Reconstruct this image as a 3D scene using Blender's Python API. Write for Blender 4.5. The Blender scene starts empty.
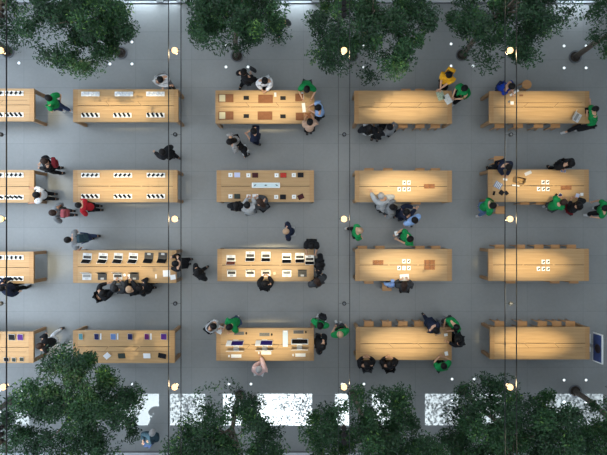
import bpy, bmesh, math, random
import numpy as np
from mathutils import Vector, Matrix, Euler
random.seed(7)
sc = bpy.context.scene
col = sc.collection
PI = math.pi

# ------------------------------------------------------------------ camera, light, exposure
H = 18.4            # camera height over the floor
F = 472.0           # focal length in pixels of the 607 px frame
CX, CY = 303.5, 227.5
cam_d = bpy.data.cameras.new('camera'); cam = bpy.data.objects.new('camera', cam_d); col.objects.link(cam)
cam.location = (0, 0, H); cam.rotation_euler = (0, 0, 0)
cam_d.sensor_width = 36; cam_d.lens = F / 607 * 36; cam_d.clip_end = 200
sc.camera = cam
sc.view_settings.view_transform = 'Standard'; sc.view_settings.look = 'None'
sc.view_settings.gamma = 1.0; sc.view_settings.use_curve_mapping = False
sc.view_settings.exposure = 0.0
try:
    sc.cycles.use_denoising = True
    sc.cycles.max_bounces = 6
    sc.cycles.sample_clamp_indirect = 6
except Exception: pass

def s2l(c):
    c = c / 255.0
    return c / 12.92 if c <= 0.04045 else ((c + 0.055) / 1.055) ** 2.4
def rgb(r, g, b): return (s2l(r), s2l(g), s2l(b), 1.0)

w = bpy.data.worlds.new('world'); sc.world = w; w.use_nodes = True
w.node_tree.nodes['Background'].inputs[0].default_value = rgb(190, 215, 240)
w.node_tree.nodes['Background'].inputs[1].default_value = 1.0

def light(name, kind, loc, energy, color, rot=(0, 0, 0), **kw):
    d = bpy.data.lights.new(name, kind); d.energy = energy; d.color = color
    for k, v in kw.items(): setattr(d, k, v)
    o = bpy.data.objects.new(name, d); col.objects.link(o); o.location = loc; o.rotation_euler = rot
    return o
R = math.radians
# sun through the clerestory panes of the front facade (image bottom), travelling +Y and down
light('sun', 'SUN', (0, -30, 40), 11.5, (0.93, 0.99, 1.0), (R(30), 0, 0), angle=R(0.35))
# added soft fill under the ceiling, over the whole hall
light('ceiling_fill', 'AREA', (0, 0, 19.6), 1200, (0.96, 0.95, 0.93), (0, 0, 0), shape='RECTANGLE', size=24, size_y=15)
# added daylight fills, hung inside both long walls and the left end wall
light('front_daylight_fill', 'AREA', (0, -8.6, 7.6), 520, (0.90, 0.96, 1.0), (R(70), 0, 0), shape='RECTANGLE', size=26, size_y=5)
light('back_daylight_fill', 'AREA', (0, 8.6, 7.6), 850, (0.90, 0.96, 1.0), (R(-70), 0, 0), shape='RECTANGLE', size=26, size_y=5)
light('left_daylight_fill', 'AREA', (-13.6, 0, 5.0), 1500, (0.74, 0.86, 1.0), (0, R(-78), 0), shape='RECTANGLE', size=8, size_y=15)

def W(px, py, z=0.0):
    k = (H - z) / F
    return Vector(((px - CX) * k, (CY - py) * k, z))

# ------------------------------------------------------------------ materials
MATS = {}
def M(name, color, rough=0.6, metal=0.0, emit=None, es=0.0, spec=0.5, coat=0.0, var=0.0, scale=8.0):
    if name in MATS: return MATS[name]
    m = bpy.data.materials.new(name); m.use_nodes = True
    nt = m.node_tree; b = nt.nodes['Principled BSDF']
    b.inputs['Roughness'].default_value = rough; b.inputs['Metallic'].default_value = metal
    b.inputs['Specular IOR Level'].default_value = spec; b.inputs['Coat Weight'].default_value = coat
    b.inputs['Base Color'].default_value = color
    if emit: b.inputs['Emission Color'].default_value = emit; b.inputs['Emission Strength'].default_value = es
    if var > 0:
        tc = nt.nodes.new('ShaderNodeTexCoord'); n = nt.nodes.new('ShaderNodeTexNoise'); n.inputs['Scale'].default_value = scale
        n.inputs['Detail'].default_value = 3
        mr = nt.nodes.new('ShaderNodeMapRange'); mr.inputs[3].default_value = 1 - var; mr.inputs[4].default_value = 1 + var
        mr.inputs[1].default_value = 0.3; mr.inputs[2].default_value = 0.7
        mx = nt.nodes.new('ShaderNodeMix'); mx.data_type = 'RGBA'; mx.blend_type = 'MULTIPLY'; mx.inputs[0].default_value = 1
        mx.inputs[6].default_value = color
        nt.links.new(tc.outputs['Object'], n.inputs['Vector']); nt.links.new(n.outputs['Fac'], mr.inputs[0])
        nt.links.new(mr.outputs[0], mx.inputs[7]); nt.links.new(mx.outputs[2], b.inputs['Base Color'])
    MATS[name] = m
    return m

def floor_mat():
    m = bpy.data.materials.new('polished_concrete'); m.use_nodes = True; nt = m.node_tree; b = nt.nodes['Principled BSDF']
    L = nt.links.new
    tc = nt.nodes.new('ShaderNodeTexCoord')
    n1 = nt.nodes.new('ShaderNodeTexNoise'); n1.inputs['Scale'].default_value = 0.45; n1.inputs['Detail'].default_value = 6
    n2 = nt.nodes.new('ShaderNodeTexNoise'); n2.inputs['Scale'].default_value = 9.0; n2.inputs['Detail'].default_value = 4
    br = nt.nodes.new('ShaderNodeTexBrick'); br.offset = 0.0; br.squash = 1.0
    br.inputs['Scale'].default_value = 1.0; br.inputs['Brick Width'].default_value = 2.18; br.inputs['Row Height'].default_value = 1.09
    br.inputs['Mortar Size'].default_value = 0.011; br.inputs['Mortar Smooth'].default_value = 0.0
    br.inputs['Color1'].default_value = rgb(129, 133, 134); br.inputs['Color2'].default_value = rgb(133, 137, 138)
    br.inputs['Mortar'].default_value = rgb(121, 125, 127)
    L(tc.outputs['Object'], n1.inputs['Vector']); L(tc.outputs['Object'], n2.inputs['Vector']); L(tc.outputs['Object'], br.inputs['Vector'])
    a = nt.nodes.new('ShaderNodeMapRange'); a.inputs[1].default_value = .3; a.inputs[2].default_value = .7; a.inputs[3].default_value = .90; a.inputs[4].default_value = 1.08
    c = nt.nodes.new('ShaderNodeMapRange'); c.inputs[1].default_value = .3; c.inputs[2].default_value = .7; c.inputs[3].default_value = .965; c.inputs[4].default_value = 1.035
    L(n1.outputs['Fac'], a.inputs[0]); L(n2.outputs['Fac'], c.inputs[0])
    mu = nt.nodes.new('ShaderNodeMath'); mu.operation = 'MULTIPLY'; L(a.outputs[0], mu.inputs[0]); L(c.outputs[0], mu.inputs[1])
    mx = nt.nodes.new('ShaderNodeMix'); mx.data_type = 'RGBA'; mx.blend_type = 'MULTIPLY'; mx.inputs[0].default_value = 1
    L(br.outputs['Color'], mx.inputs[6]); L(mu.outputs[0], mx.inputs[7]); L(mx.outputs[2], b.inputs['Base Color'])
    b.inputs['Roughness'].default_value = 0.30; b.inputs['Specular IOR Level'].default_value = 0.55
    return m

def wood_mat(name, c1, c2, c3, scale=1.0, rough=0.45):
    m = bpy.data.materials.new(name); m.use_nodes = True; nt = m.node_tree; b = nt.nodes['Principled BSDF']; L = nt.links.new
    tc = nt.nodes.new('ShaderNodeTexCoord'); mp = nt.nodes.new('ShaderNodeMapping')
    mp.inputs['Scale'].default_value = (0.7 * scale, 14 * scale, 14 * scale)
    n = nt.nodes.new('ShaderNodeTexNoise'); n.inputs['Scale'].default_value = 1.6; n.inputs['Detail'].default_value = 5
    cr = nt.nodes.new('ShaderNodeValToRGB'); e = cr.color_ramp.elements
    e[0].position = .3; e[0].color = c1; e[1].position = .7; e[1].color = c3
    x = cr.color_ramp.elements.new(.5); x.color = c2
    L(tc.outputs['Object'], mp.inputs['Vector']); L(mp.outputs[0], n.inputs['Vector']); L(n.outputs['Fac'], cr.inputs[0]); L(cr.outputs[0], b.inputs['Base Color'])
    b.inputs['Roughness'].default_value = rough
    MATS[name] = m
    return m

def leaf_mat(name, dark, mid, bright):
    m = bpy.data.materials.new(name); m.use_nodes = True; nt = m.node_tree; b = nt.nodes['Principled BSDF']; L = nt.links.new
    at = nt.nodes.new('ShaderNodeAttribute'); at.attribute_name = 'tint'
    cr = nt.nodes.new('ShaderNodeValToRGB'); e = cr.color_ramp.elements
    e[0].position = 0.0; e[0].color = dark; e[1].position = 1.0; e[1].color = bright
    x = cr.color_ramp.elements.new(.62); x.color = mid
    L(at.outputs['Fac'], cr.inputs[0]); L(cr.outputs[0], b.inputs['Base Color'])
    b.inputs['Roughness'].default_value = 0.5; b.inputs['Specular IOR Level'].default_value = 0.35
    tr = nt.nodes.new('ShaderNodeBsdfTranslucent'); L(cr.outputs[0], tr.inputs[0])
    ms = nt.nodes.new('ShaderNodeMixShader'); ms.inputs[0].default_value = .25
    L(b.outputs[0], ms.inputs[1]); L(tr.outputs[0], ms.inputs[2]); L(ms.outputs[0], nt.nodes['Material Output'].inputs[0])
    return m

FLOOR = floor_mat()
OAK = wood_mat('pale_oak', rgb(158, 126, 86), rgb(168, 136, 94), rgb(176, 144, 101))
OAKE = wood_mat('oak_edge', rgb(154, 118, 78), rgb(164, 128, 84), rgb(172, 135, 90))
OAKD = wood_mat('oak_leg', rgb(132, 102, 70), rgb(144, 112, 78), rgb(152, 120, 84))
STOOLW = wood_mat('stool_wood', rgb(168, 122, 76), rgb(182, 136, 88), rgb(192, 146, 98), 2.0)
TRAYW = wood_mat('walnut_tray', rgb(104, 68, 42), rgb(122, 80, 50), rgb(134, 90, 58), 2.0)
BARK = M('bark', rgb(92, 84, 76), .85, var=.25, scale=14)
BLACK = M('black_plastic', rgb(18, 19, 22), .6, spec=.2)
DARK = M('dark_channel', rgb(70, 56, 42), .8)
DMETAL = M('dark_metal', rgb(38, 42, 46), .45, .6)
WHITE = M('white_plastic', rgb(232, 236, 238), .35)
SILVER = M('silver_aluminium', rgb(196, 200, 204), .35, .3)
GREYAL = M('space_grey_aluminium', rgb(96, 100, 106), .35, .3)
SCREEN = M('dark_glass', rgb(12, 13, 16), .6, spec=.15)
PLASTER = M('white_plaster', rgb(205, 212, 218), .8, var=.04)
PAPER = M('paper', rgb(225, 228, 230), .7)
LAMPG = M('lamp_globe', rgb(210, 150, 80), .4, emit=(1.0, .66, .30, 1), es=2.2)
UPL = M('uplight_lens', rgb(235, 240, 245), .3, emit=(.9, .96, 1, 1), es=1.1)
SOIL = M('planting_soil', rgb(52, 46, 40), .95, var=.3, scale=30)
LEAF = leaf_mat('leaves', rgb(14, 32, 28), rgb(50, 92, 54), rgb(150, 192, 84))

# ------------------------------------------------------------------ mesh helpers
class MB:
    def __init__(s): s.bm = bmesh.new()
    def box(s, c, size, rot=None, mi=0, bev=0.0):
        r = bmesh.ops.create_cube(s.bm, size=1.0)
        vs = r['verts']
        mt = Matrix.Translation(c) @ (rot.to_matrix().to_4x4() if rot else Matrix.Identity(4)) @ Matrix.Diagonal((*size, 1))
        bmesh.ops.transform(s.bm, matrix=mt, verts=vs)
        fs = set(f for v in vs for f in v.link_faces)
        for f in fs: f.material_index = mi
        if bev > 0:
            es = list(set(e for v in vs for e in v.link_edges))
            rr = bmesh.ops.bevel(s.bm, geom=es, offset=bev, segments=2, affect='EDGES', profile=.5)
            for f in rr['faces']: f.material_index = mi
        return s
    def sph(s, c, rad, scale=(1, 1, 1), rot=None, mi=0, seg=10, rings=7):
        r = bmesh.ops.create_uvsphere(s.bm, u_segments=seg, v_segments=rings, radius=rad)
        mt = Matrix.Translation(c) @ (rot.to_matrix().to_4x4() if rot else Matrix.Identity(4)) @ Matrix.Diagonal((*scale, 1))
        bmesh.ops.transform(s.bm, matrix=mt, verts=r['verts'])
        for f in set(f for v in r['verts'] for f in v.link_faces): f.material_index = mi; f.smooth = True
        return s
    def cone(s, a, b, r1, r2, seg=10, mi=0, cap=True):
        a = Vector(a); b = Vector(b); d = b - a
        r = bmesh.ops.create_cone(s.bm, cap_ends=cap, segments=seg, radius1=r1, radius2=r2, depth=d.length)
        q = Vector((0, 0, 1)).rotation_difference(d.normalized())
        mt = Matrix.Translation((a + b) / 2) @ q.to_matrix().to_4x4()
        bmesh.ops.transform(s.bm, matrix=mt, verts=r['verts'])
        for f in set(f for v in r['verts'] for f in v.link_faces):
            f.material_index = mi
            if len(f.verts) == 4: f.smooth = True
        return s
    def tube(s, pts, rads, seg=8, mi=0):
        pts = [Vector(p) for p in pts]; rings = []
        for i, p in enumerate(pts):
            t = (pts[min(i + 1, len(pts) - 1)] - pts[max(i - 1, 0)]).normalized()
            u = t.cross(Vector((0.31, 0.95, 0.05))).normalized(); v = t.cross(u)
            r = rads[i] if isinstance(rads, (list, tuple)) else rads
            rings.append([s.bm.verts.new(p + (u * math.cos(2 * PI * k / seg) + v * math.sin(2 * PI * k / seg)) * r) for k in range(seg)])
        for i in range(len(rings) - 1):
            for k in range(seg):
                f = s.bm.faces.new((rings[i][k], rings[i][(k + 1) % seg], rings[i + 1][(k + 1) % seg], rings[i + 1][k]))
                f.smooth = True; f.material_index = mi
        for rg in (rings[0][::-1], rings[-1]):
            f = s.bm.faces.new(rg); f.material_index = mi
        return s
    def mesh(s, name, *mats):
        me = bpy.data.meshes.new(name)
        bmesh.ops.recalc_face_normals(s.bm, faces=s.bm.faces)
        s.bm.to_mesh(me); s.bm.free()
        for m in mats: me.materials.append(m)
        return me

def link(name, me, parent=None, loc=None, rot=None):
    o = bpy.data.objects.new(name, me); col.objects.link(o)
    if parent: o.parent = parent
    if loc is not None: o.location = loc
    if rot is not None: o.rotation_euler = rot
    return o
def tag(o, label, cat, group=None):
    o['label'] = label; o['category'] = cat
    if group: o['group'] = group
    return o
def struct(name, me, loc=(0, 0, 0)):
    o = link(name, me, None, loc); o['kind'] = 'structure'; return o
def thing(name, label, cat, loc, rotz=0.0, group=None):
    o = bpy.data.objects.new(name, None); col.objects.link(o); o.empty_display_size = .1
    o.location = loc; o.rotation_euler = (0, 0, rotz)
    return tag(o, label, cat, group)
CACHE = {}
def cached(key, fn):
    if key not in CACHE: CACHE[key] = fn()
    return CACHE[key]
def put_parts(root, parts):
    for p in parts:
        o = link(p[0], p[1], root)
        if len(p) > 3 and p[3]: o['label'] = p[3]
        for q in (p[2] if len(p) > 2 and p[2] else []): link(q[0], q[1], o)

# ------------------------------------------------------------------ setting
FY = 8.75; XX = 14.2; TOP = 20.0
struct('floor', MB().box((0, 0, -.1), (2 * XX + 2, 2 * FY + 2, .2)).mesh('floor', FLOOR))
struct('ceiling', MB().box((0, 0, TOP + .15), (2 * XX + 1, 2 * FY + 1, .3)).mesh('ceiling', PLASTER))
# window openings (x0,x1) in photo pixels of the sun patches they throw on the floor
def fx(px): return (px - CX) * H / F
front_open = [(fx(a), fx(b)) for a, b in ((14, 30), (66, 100), (112, 160), (169, 206), (222, 244), (256, 313), (334, 350), (371, 392), (424, 461), (472, 512), (545, 604))]
SILL, HEAD = 1.8, 4.2
def facade(name, sgn, opens, sill, head):
    mb = MB(); T = .16; y = sgn * (FY + T / 2)
    mb.box((0, y, sill / 2), (2 * XX, T, sill))
    mb.box((0, y, (head + TOP) / 2), (2 * XX, T, TOP - head))
    x = -XX
    for a, b in opens + [(XX, XX)]:
        if a > x: mb.box(((x + a) / 2, y, (sill + head) / 2), (a - x, T, head - sill))
        x = b
    return struct(name, mb.mesh(name, PLASTER))
facade('wall_front', -1, front_open, SILL, HEAD)
back_open = [(fx(a), fx(b)) for a, b in ((125, 158), (164, 178), (275, 312), (556, 592))]
facade('wall_back', 1, back_open, .06, .62)
def glass():
    m = bpy.data.materials.new('window_glass'); m.use_nodes = True; nt = m.node_tree; nt.nodes.clear()
    o = nt.nodes.new('ShaderNodeOutputMaterial'); t = nt.nodes.new('ShaderNodeBsdfTransparent'); g = nt.nodes.new('ShaderNodeBsdfGlossy')
    t.inputs[0].default_value = (.96, .98, 1, 1); g.inputs['Roughness'].default_value = .02
    x = nt.nodes.new('ShaderNodeMixShader'); x.inputs[0].default_value = .06
    nt.links.new(t.outputs[0], x.inputs[1]); nt.links.new(g.outputs[0], x.inputs[2]); nt.links.new(x.outputs[0], o.inputs[0])
    return m
GLASS = glass()
wi = 0
for sgn, opens, s0, s1 in ((-1, front_open, SILL, HEAD), (1, back_open, .06, .62)):
    for a, b in opens:
        wi += 1
        me = MB()
        y = sgn * (FY + .08)
        for xx in (a + .02, b - .02): me.box((xx, y, (s0 + s1) / 2), (.04, .06, s1 - s0))
        for zz in (s0 + .02, s1 - .02): me.box(((a + b) / 2, y, zz), (b - a, .06, .04))
        me.box(((a + b) / 2, y, (s0 + s1) / 2), (b - a - .04, .012, s1 - s0 - .04), mi=1)
        struct('window_%d' % wi, me.mesh('window', DMETAL, GLASS))
for a, b in back_open:
    light('low_window_daylight', 'AREA', ((a + b) / 2, FY + .22, .36), 30 * (b - a), (.86, .95, 1.0), (R(-90), 0, 0), shape='RECTANGLE', size=(b - a), size_y=.6)
struct('wall_left', MB().box((-XX - .1, 0, TOP / 2), (.2, 2 * FY + .32, TOP)).mesh('wall_left', PLASTER))
struct('wall_right', MB().box((XX + .1, 0, TOP / 2), (.2, 2 * FY + .32, TOP)).mesh('wall_right', PLASTER))
for nm, s in (('baseboard_front', -1), ('baseboard_back', 1)):
    struct(nm, MB().box((0, s * (FY - .012), .03), (2 * XX, .024, .06)).mesh(nm, GREYAL))

# ------------------------------------------------------------------ trees
def tree(idx, base, cpx, rpx, label, zc=4.3, n_leaf=8500, bright=0.0, dens=1.0):
    rnd = np.random.RandomState(100 + idx)
    b = W(*base, 0); c = W(*cpx, zc) - b; k = (H - zc) / F
    rx, ry, rz = rpx[0] * k, rpx[1] * k, 1.25
    root = thing('potted_tree' if False else 'indoor_tree', label, 'tree', b, 0, 'trees along the two long sides')
    # ring and soil
    ring = MB()
    for kk in range(24):
        a0, a1 = 2 * PI * kk / 24, 2 * PI * (kk + 1) / 24
        vs = [ring.bm.verts.new((r * math.cos(a), r * math.sin(a), z)) for r, z in ((.20, .004), (.20, .03), (.25, .03), (.25, .004)) for a in (a0, a1)]
        for i in range(3): ring.bm.faces.new((vs[2 * i], vs[2 * i + 1], vs[2 * i + 3], vs[2 * i + 2]))
    link('planting_ring', ring.mesh('planting_ring', GREYAL), root)
    link('soil', MB().cone((0, 0, .002), (0, 0, .018), .20, .20, 24).mesh('soil', SOIL), root)
    tr = MB()
    mid = Vector((c.x * .25 + rnd.uniform(-.08, .08), c.y * .25, 1.5)); fork = Vector((c.x * .75, c.y * .75, 2.9)); top = Vector((c.x, c.y, zc + .5))
    tr.tube([(0, 0, .01), mid, fork, top], [.11, .09, .075, .02], 9)
    clumps = []
    nc = 84
    for i in range(nc):
        a = i * 2.39996 + rnd.uniform(-.5, .5); u = math.sqrt((i + rnd.uniform(.1, .9)) / nc) * rnd.uniform(.88, 1.08); zz = rnd.uniform(-1, 1)
        rr = u * math.sqrt(max(.15, 1 - .25 * zz * zz))
        p = Vector((c.x + rx * .86 * rr * math.cos(a), c.y + ry * .86 * rr * math.sin(a), zc + rz * zz * .8))
        clumps.append(p)
    for p in clumps[:22]:
        s = fork.lerp(top, rnd.uniform(0, .8)); m = s.lerp(p, .5) + Vector((0, 0, rnd.uniform(-.1, .25)))
        tr.tube([s, m, p], [.035, .02, .006], 5)
    link('trunk', tr.mesh('trunk', BARK), root)
    # leaves
    N = int(n_leaf * 2.5)
    ci = rnd.randint(0, nc, N); cc = np.array([list(p) for p in clumps])[ci]
    sz = rnd.uniform(.24, .52, nc)[ci]
    d = rnd.normal(size=(N, 3)); d /= np.linalg.norm(d, axis=1)[:, None]
    d *= (rnd.uniform(0, 1, N) ** .6)[:, None] * sz[:, None]; d[:, 2] *= .75
    P = cc + d
    keep = np.ones(N, bool)                                      # gaps in the crown
    for _ in range(9):
        a = rnd.uniform(0, 2 * PI); u = rnd.uniform(.25, .95)
        g = np.array([c.x + rx * u * math.cos(a), c.y + ry * u * math.sin(a)])
        keep &= ((np.hypot(P[:, 0] - g[0], P[:, 1] - g[1]) > rnd.uniform(.14, .34)) | (rnd.uniform(0, 1, N) < .12))
    P, ci = P[keep], ci[keep]; N = len(P)
    P[:, 2] = np.maximum(P[:, 2], 2.2)
    lim = FY - .12
    P[:, 1] = np.clip(P[:, 1] + b.y, -lim, lim) - b.y
    t = rnd.normal(size=(N, 3)); t[:, 2] = t[:, 2] * .55 - .25; t /= np.linalg.norm(t, axis=1)[:, None]
    nrm = rnd.normal(size=(N, 3)) * .7 + np.array([0, 0, 1.0])
    s = np.cross(t, nrm); s /= np.linalg.norm(s, axis=1)[:, None]
    L = rnd.uniform(.032, .064, N)[:, None]; Wd = L * rnd.uniform(.30, .46, N)[:, None]
    up = np.cross(s, t)
    v = np.stack([P - t * L, P + s * Wd + up * .006, P + t * L, P - s * Wd + up * .006], 1).reshape(-1, 3)
    me = bpy.data.meshes.new('foliage')
    me.vertices.add(4 * N); me.vertices.foreach_set('co', v.astype(np.float32).ravel())
    me.loops.add(4 * N); me.loops.foreach_set('vertex_index', np.arange(4 * N, dtype=np.int32))
    me.polygons.add(N); me.polygons.foreach_set('loop_start', np.arange(0, 4 * N, 4, dtype=np.int32))
    me.update()
    at = me.attributes.new('tint', 'FLOAT', 'FACE')
    cb = rnd.uniform(0, 1, nc)[ci] ** 2 * .34                    # random lighter clumps, highlights painted into the tint
    out = np.clip((np.abs(P[:, 1] + b.y) - 6.4) / 1.9, 0, 1) * .34 * (cb > .04)  # lighter leaves towards the facades: daylight painted into the tint
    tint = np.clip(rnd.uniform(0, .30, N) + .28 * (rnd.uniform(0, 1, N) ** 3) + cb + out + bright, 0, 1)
    at.data.foreach_set('value', tint.astype(np.float32))
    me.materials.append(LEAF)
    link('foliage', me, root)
    return root
TREES = [
    (0, (8, 52), (-24, 10), (44, 42), 'leafy tree cut off at the top left corner, only sparse twigs showing', 4500),
    (1, (121, 53), (78, 20), (54, 57), 'dense round leafy tree at the top, second from the left', 12500),
    (2, (237, 56), (234, 6), (54, 54), 'leafy tree at the top above the aisle between left and centre tables', 12000),
    (3, (352, 56), (372, 18), (74, 68), 'wide airy tree at the top, with a lit lamp hanging over its crown', 12000),
    (4, (462, 55), (508, 6), (66, 62), 'dark leafy tree at the top, with a lit lamp over its lower right', 11500),
    (5, (575, 57), (648, 10), (60, 52), 'tree at the top right corner, bare trunk leaning out towards the corner', 8500),
    (6, (11, 401), (-38, 440), (50, 48), 'leafy tree cut off at the bottom left corner, mostly outside the photo', 4500),
    (7, (121, 395), (74, 414), (74, 70), 'largest leafy tree at the bottom left, reaching over the bottom-row left table', 15500),
    (8, (240, 395), (228, 444), (60, 58), 'dense leafy tree at the bottom, below the bottom-row centre table', 11000),
    (9, (353, 395), (374, 444), (80, 62), 'broad bright green tree at the bottom, below the bottom-row right table', 14500),
    (10, (463, 390), (514, 438), (78, 64), 'dark leafy tree at the bottom, with a lit lamp at its top edge', 15500),
    (11, (575, 391), (636, 438), (64, 56), 'tree at the bottom right corner, its bare trunk leaning to the corner', 9000)]
for t in TREES: tree(t[0], t[1], t[2], t[3], t[4], n_leaf=t[5])

# unseen trees added outside the front facade to dapple the sun patches
for i, (x, zc, rad) in enumerate(((0.1, 6.3, 1.35), (5.6, 6.1, 1.3), (11.0, 6.2, 1.6), (-4.5, 6.2, 1.1), (8.3, 6.3, 1.1), (-9.8, 6.2, 1.1))):
    rnd = np.random.RandomState(300 + i)
    root = thing('dapple_tree', 'unseen thin leafed tree added outside the front windows to dapple the sun', 'tree', (x, -10.6, 0), 0, 'unseen dappling trees outside')
    link('trunk', MB().tube([(0, 0, -.1), (0.05, 0, 2.5), (0, 0, zc)], [.05, .04, .01], 8).mesh('trunk', BARK), root)
    N = int(720 * rad * rad)
    d = rnd.normal(size=(N, 3)); d /= np.linalg.norm(d, axis=1)[:, None]; d *= (rnd.uniform(0, 1, N) ** .4)[:, None] * rad
    P = d * np.array([1, .7, 1.1]) + np.array([0, 0, zc])
    t = rnd.normal(size=(N, 3)); t /= np.linalg.norm(t, axis=1)[:, None]
    s = np.cross(t, rnd.normal(size=(N, 3))); s /= np.linalg.norm(s, axis=1)[:, None]
    v = np.stack([P - t * .055, P + s * .028, P + t * .055, P - s * .028], 1).reshape(-1, 3)
    me = bpy.data.meshes.new('foliage'); me.from_pydata(v.tolist(), [], [(4 * k, 4 * k + 1, 4 * k + 2, 4 * k + 3) for k in range(N)])
    me.materials.append(LEAF); link('foliage', me, root)

# recessed uplights, four round each tree
def uplight_parts():
    a = MB().cone((0, 0, .001), (0, 0, .008), .062, .06, 16).mesh('trim_ring', SILVER)
    b = MB().cone((0, 0, .008), (0, 0, .012), .046, .044, 16).mesh('lens', UPL)
    return [('trim_ring', a), ('lens', b)]
UP = uplight_parts()
TN = ['top left corner tree', 'second top tree from the left', 'third top tree from the left', 'fourth top tree from the left', 'fifth top tree from the left', 'top right corner tree',
      'bottom left corner tree', 'second bottom tree from the left', 'third bottom tree from the left', 'fourth bottom tree from the left', 'fifth bottom tree from the left', 'bottom right corner tree']
for i, t in enumerate(TREES):
    for dx in (-11, 11):
        for dy in (-11, 11):
            p = W(t[1][0] + dx, t[1][1] + dy, 0)
            q = ('upper ' if dy < 0 else 'lower ') + ('left' if dx < 0 else 'right')
            if abs(p.x) > XX - .1 or p.x < -11.9: continue
            o = thing('floor_uplight', 'small round white floor uplight, %s of the %s' % (q, TN[i]), 'light', p, 0, 'uplights round the trees')
            put_parts(o, UP)

# ------------------------------------------------------------------ hanging light rails
ZR = 9.0
def WR(px, py): return W(px, py, ZR)
rails = [(-5, 6.5), (168.6, 181), (338.3, 349.7), (505, 516.5)]
RN = ['far-left', 'left', 'middle', 'right']
for i, (a, b) in enumerate(rails):
    for j, px in enumerate((a, b)):
        x = WR(px, 0).x
        th = .004 if (i == 2 and j == 0) else (.0055 if i == 3 else .008)
        o = link('ceiling_rail', MB().box((0, 0, 0), (th * 1.5, 2 * FY - .002, .03)).mesh('ceiling_rail', DMETAL), None, (x, 0, ZR))
        tag(o, 'long thin dark hanging rail, %s line of the %s pair' % (('left', 'right')[j], RN[i]), 'rail', 'thin dark rails crossing the hall')
        if i == 2 and j == 0: pass
def lamp_parts():
    hs = MB().cone((0, 0, .045), (0, 0, .10), .05, .035, 14)
    br = MB().box((0, 0, .02), (.20, .018, .012)).mesh('bracket', DMETAL)
    g = MB().sph((0, 0, .005), .062, (1, 1, .8), seg=16, rings=10).mesh('globe', LAMPG)
    h = MB().cone((0, 0, -.10), (0, 0, -.035), .045, .05, 14).mesh('housing', DMETAL)
    return [('bracket', br), ('globe', g), ('housing', h)]
LP = lamp_parts()
for i, (px) in enumerate((0.8, 174.8, 344.0, 510)):
    for j, py in enumerate((50.5, 219, 387)):
        if i == 0 and j == 2: px2 = 3.5
        else: px2 = px
        p = WR(px2, py)
        o = thing('hanging_lamp', 'lit warm round lamp on the %s rail pair, %s' % (RN[i], ('near the top trees', 'at mid height', 'near the bottom trees')[j]), 'lamp', p, 0, 'warm lamps on the rails')
        put_parts(o, LP)
        light('lamp_light', 'POINT', p + Vector((0, 0, -.18)), 14, (1, .72, .40), shadow_soft_size=.06)
def sensor_parts():
    a = MB().cone((0, 0, -.02), (0, 0, .02), .042, .042, 14).mesh('body', DMETAL)
    b = MB().cone((0, 0, .02), (0, 0, .028), .022, .02, 12).mesh('lens', GREYAL)
    c = MB().box((0, 0, -.02), (.20, .005, .01)).mesh('bracket', DMETAL)
    return [('body', a), ('lens', b), ('bracket', c)]
SP = sensor_parts()
for i, px in enumerate((1, 175.3, 344.2, 510.8)):
    for j, py in enumerate((134.5, 303.5)):
        o = thing('ceiling_sensor', 'small dark round sensor on the %s rail pair, %s the centre' % (RN[i], ('above', 'below')[j]), 'sensor', WR(px, py), 0, 'sensors on the rails')
        put_parts(o, SP)
for i, px in enumerate((0.5, 344)):
    for j, ys in enumerate(((3, 9, 15), (428, 435, 442))):
        for k, py in enumerate(ys):
            o = thing('black_spotlight', 'black round spotlight on the %s rail pair, %s of three at the %s' % (RN[i * 2], ('uppermost', 'middle', 'lowest')[k], ('top', 'bottom')[j]), 'spotlight', WR(px, py), 0, 'black spotlights in threes')
            put_parts(o, [('housing', cached('spot_h', lambda: MB().cone((0, 0, -.06), (0, 0, .03), .045, .05, 16).mesh('housing', BLACK))),
                          ('bracket', cached('spot_b', lambda: MB().box((0, 0, .0), (.22, .014, .01)).mesh('bracket', DMETAL)))])

# ------------------------------------------------------------------ tables
ZT = .90
CN = ['left-edge', 'left', 'centre', 'right', 'far-right']; RW = ['top', 'second', 'third', 'bottom']
def TNm(r, c): return '%s-row %s table' % (RW[r], CN[c])
XE = [[(-66, 34.2), (-66, 34.2), (-66, 33.6), (-66, 33.5)],
      [(73, 178.4), (73, 177.5), (73, 176.4), (73, 174.8)],
      [(215.4, 314.4), (216.6, 314), (217.3, 313.8), (216.2, 314)],
      [(354.3, 452), (354.8, 452), (355.2, 452), (355.8, 451.8)],
      [(489.2, 589.5), (488.2, 589), (488.4, 589), (490, 589.8)]]
YE = [[(88.5, 121.3), (170, 202.7), (251.6, 283.5), (331.6, 363)],
      [(89.3, 122), (170, 202.3), (250.2, 283), (330.4, 363)],
      [(90.3, 123.6), (170.3, 202), (249, 281.3), (328, 360.8)],
      [(90.6, 123.6), (170.5, 202.2), (249, 281), (327.2, 360)],
      [(91, 123.2), (169.5, 202), (248.8, 281), (327, 359.4)]]
TABLE = {}
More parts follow.
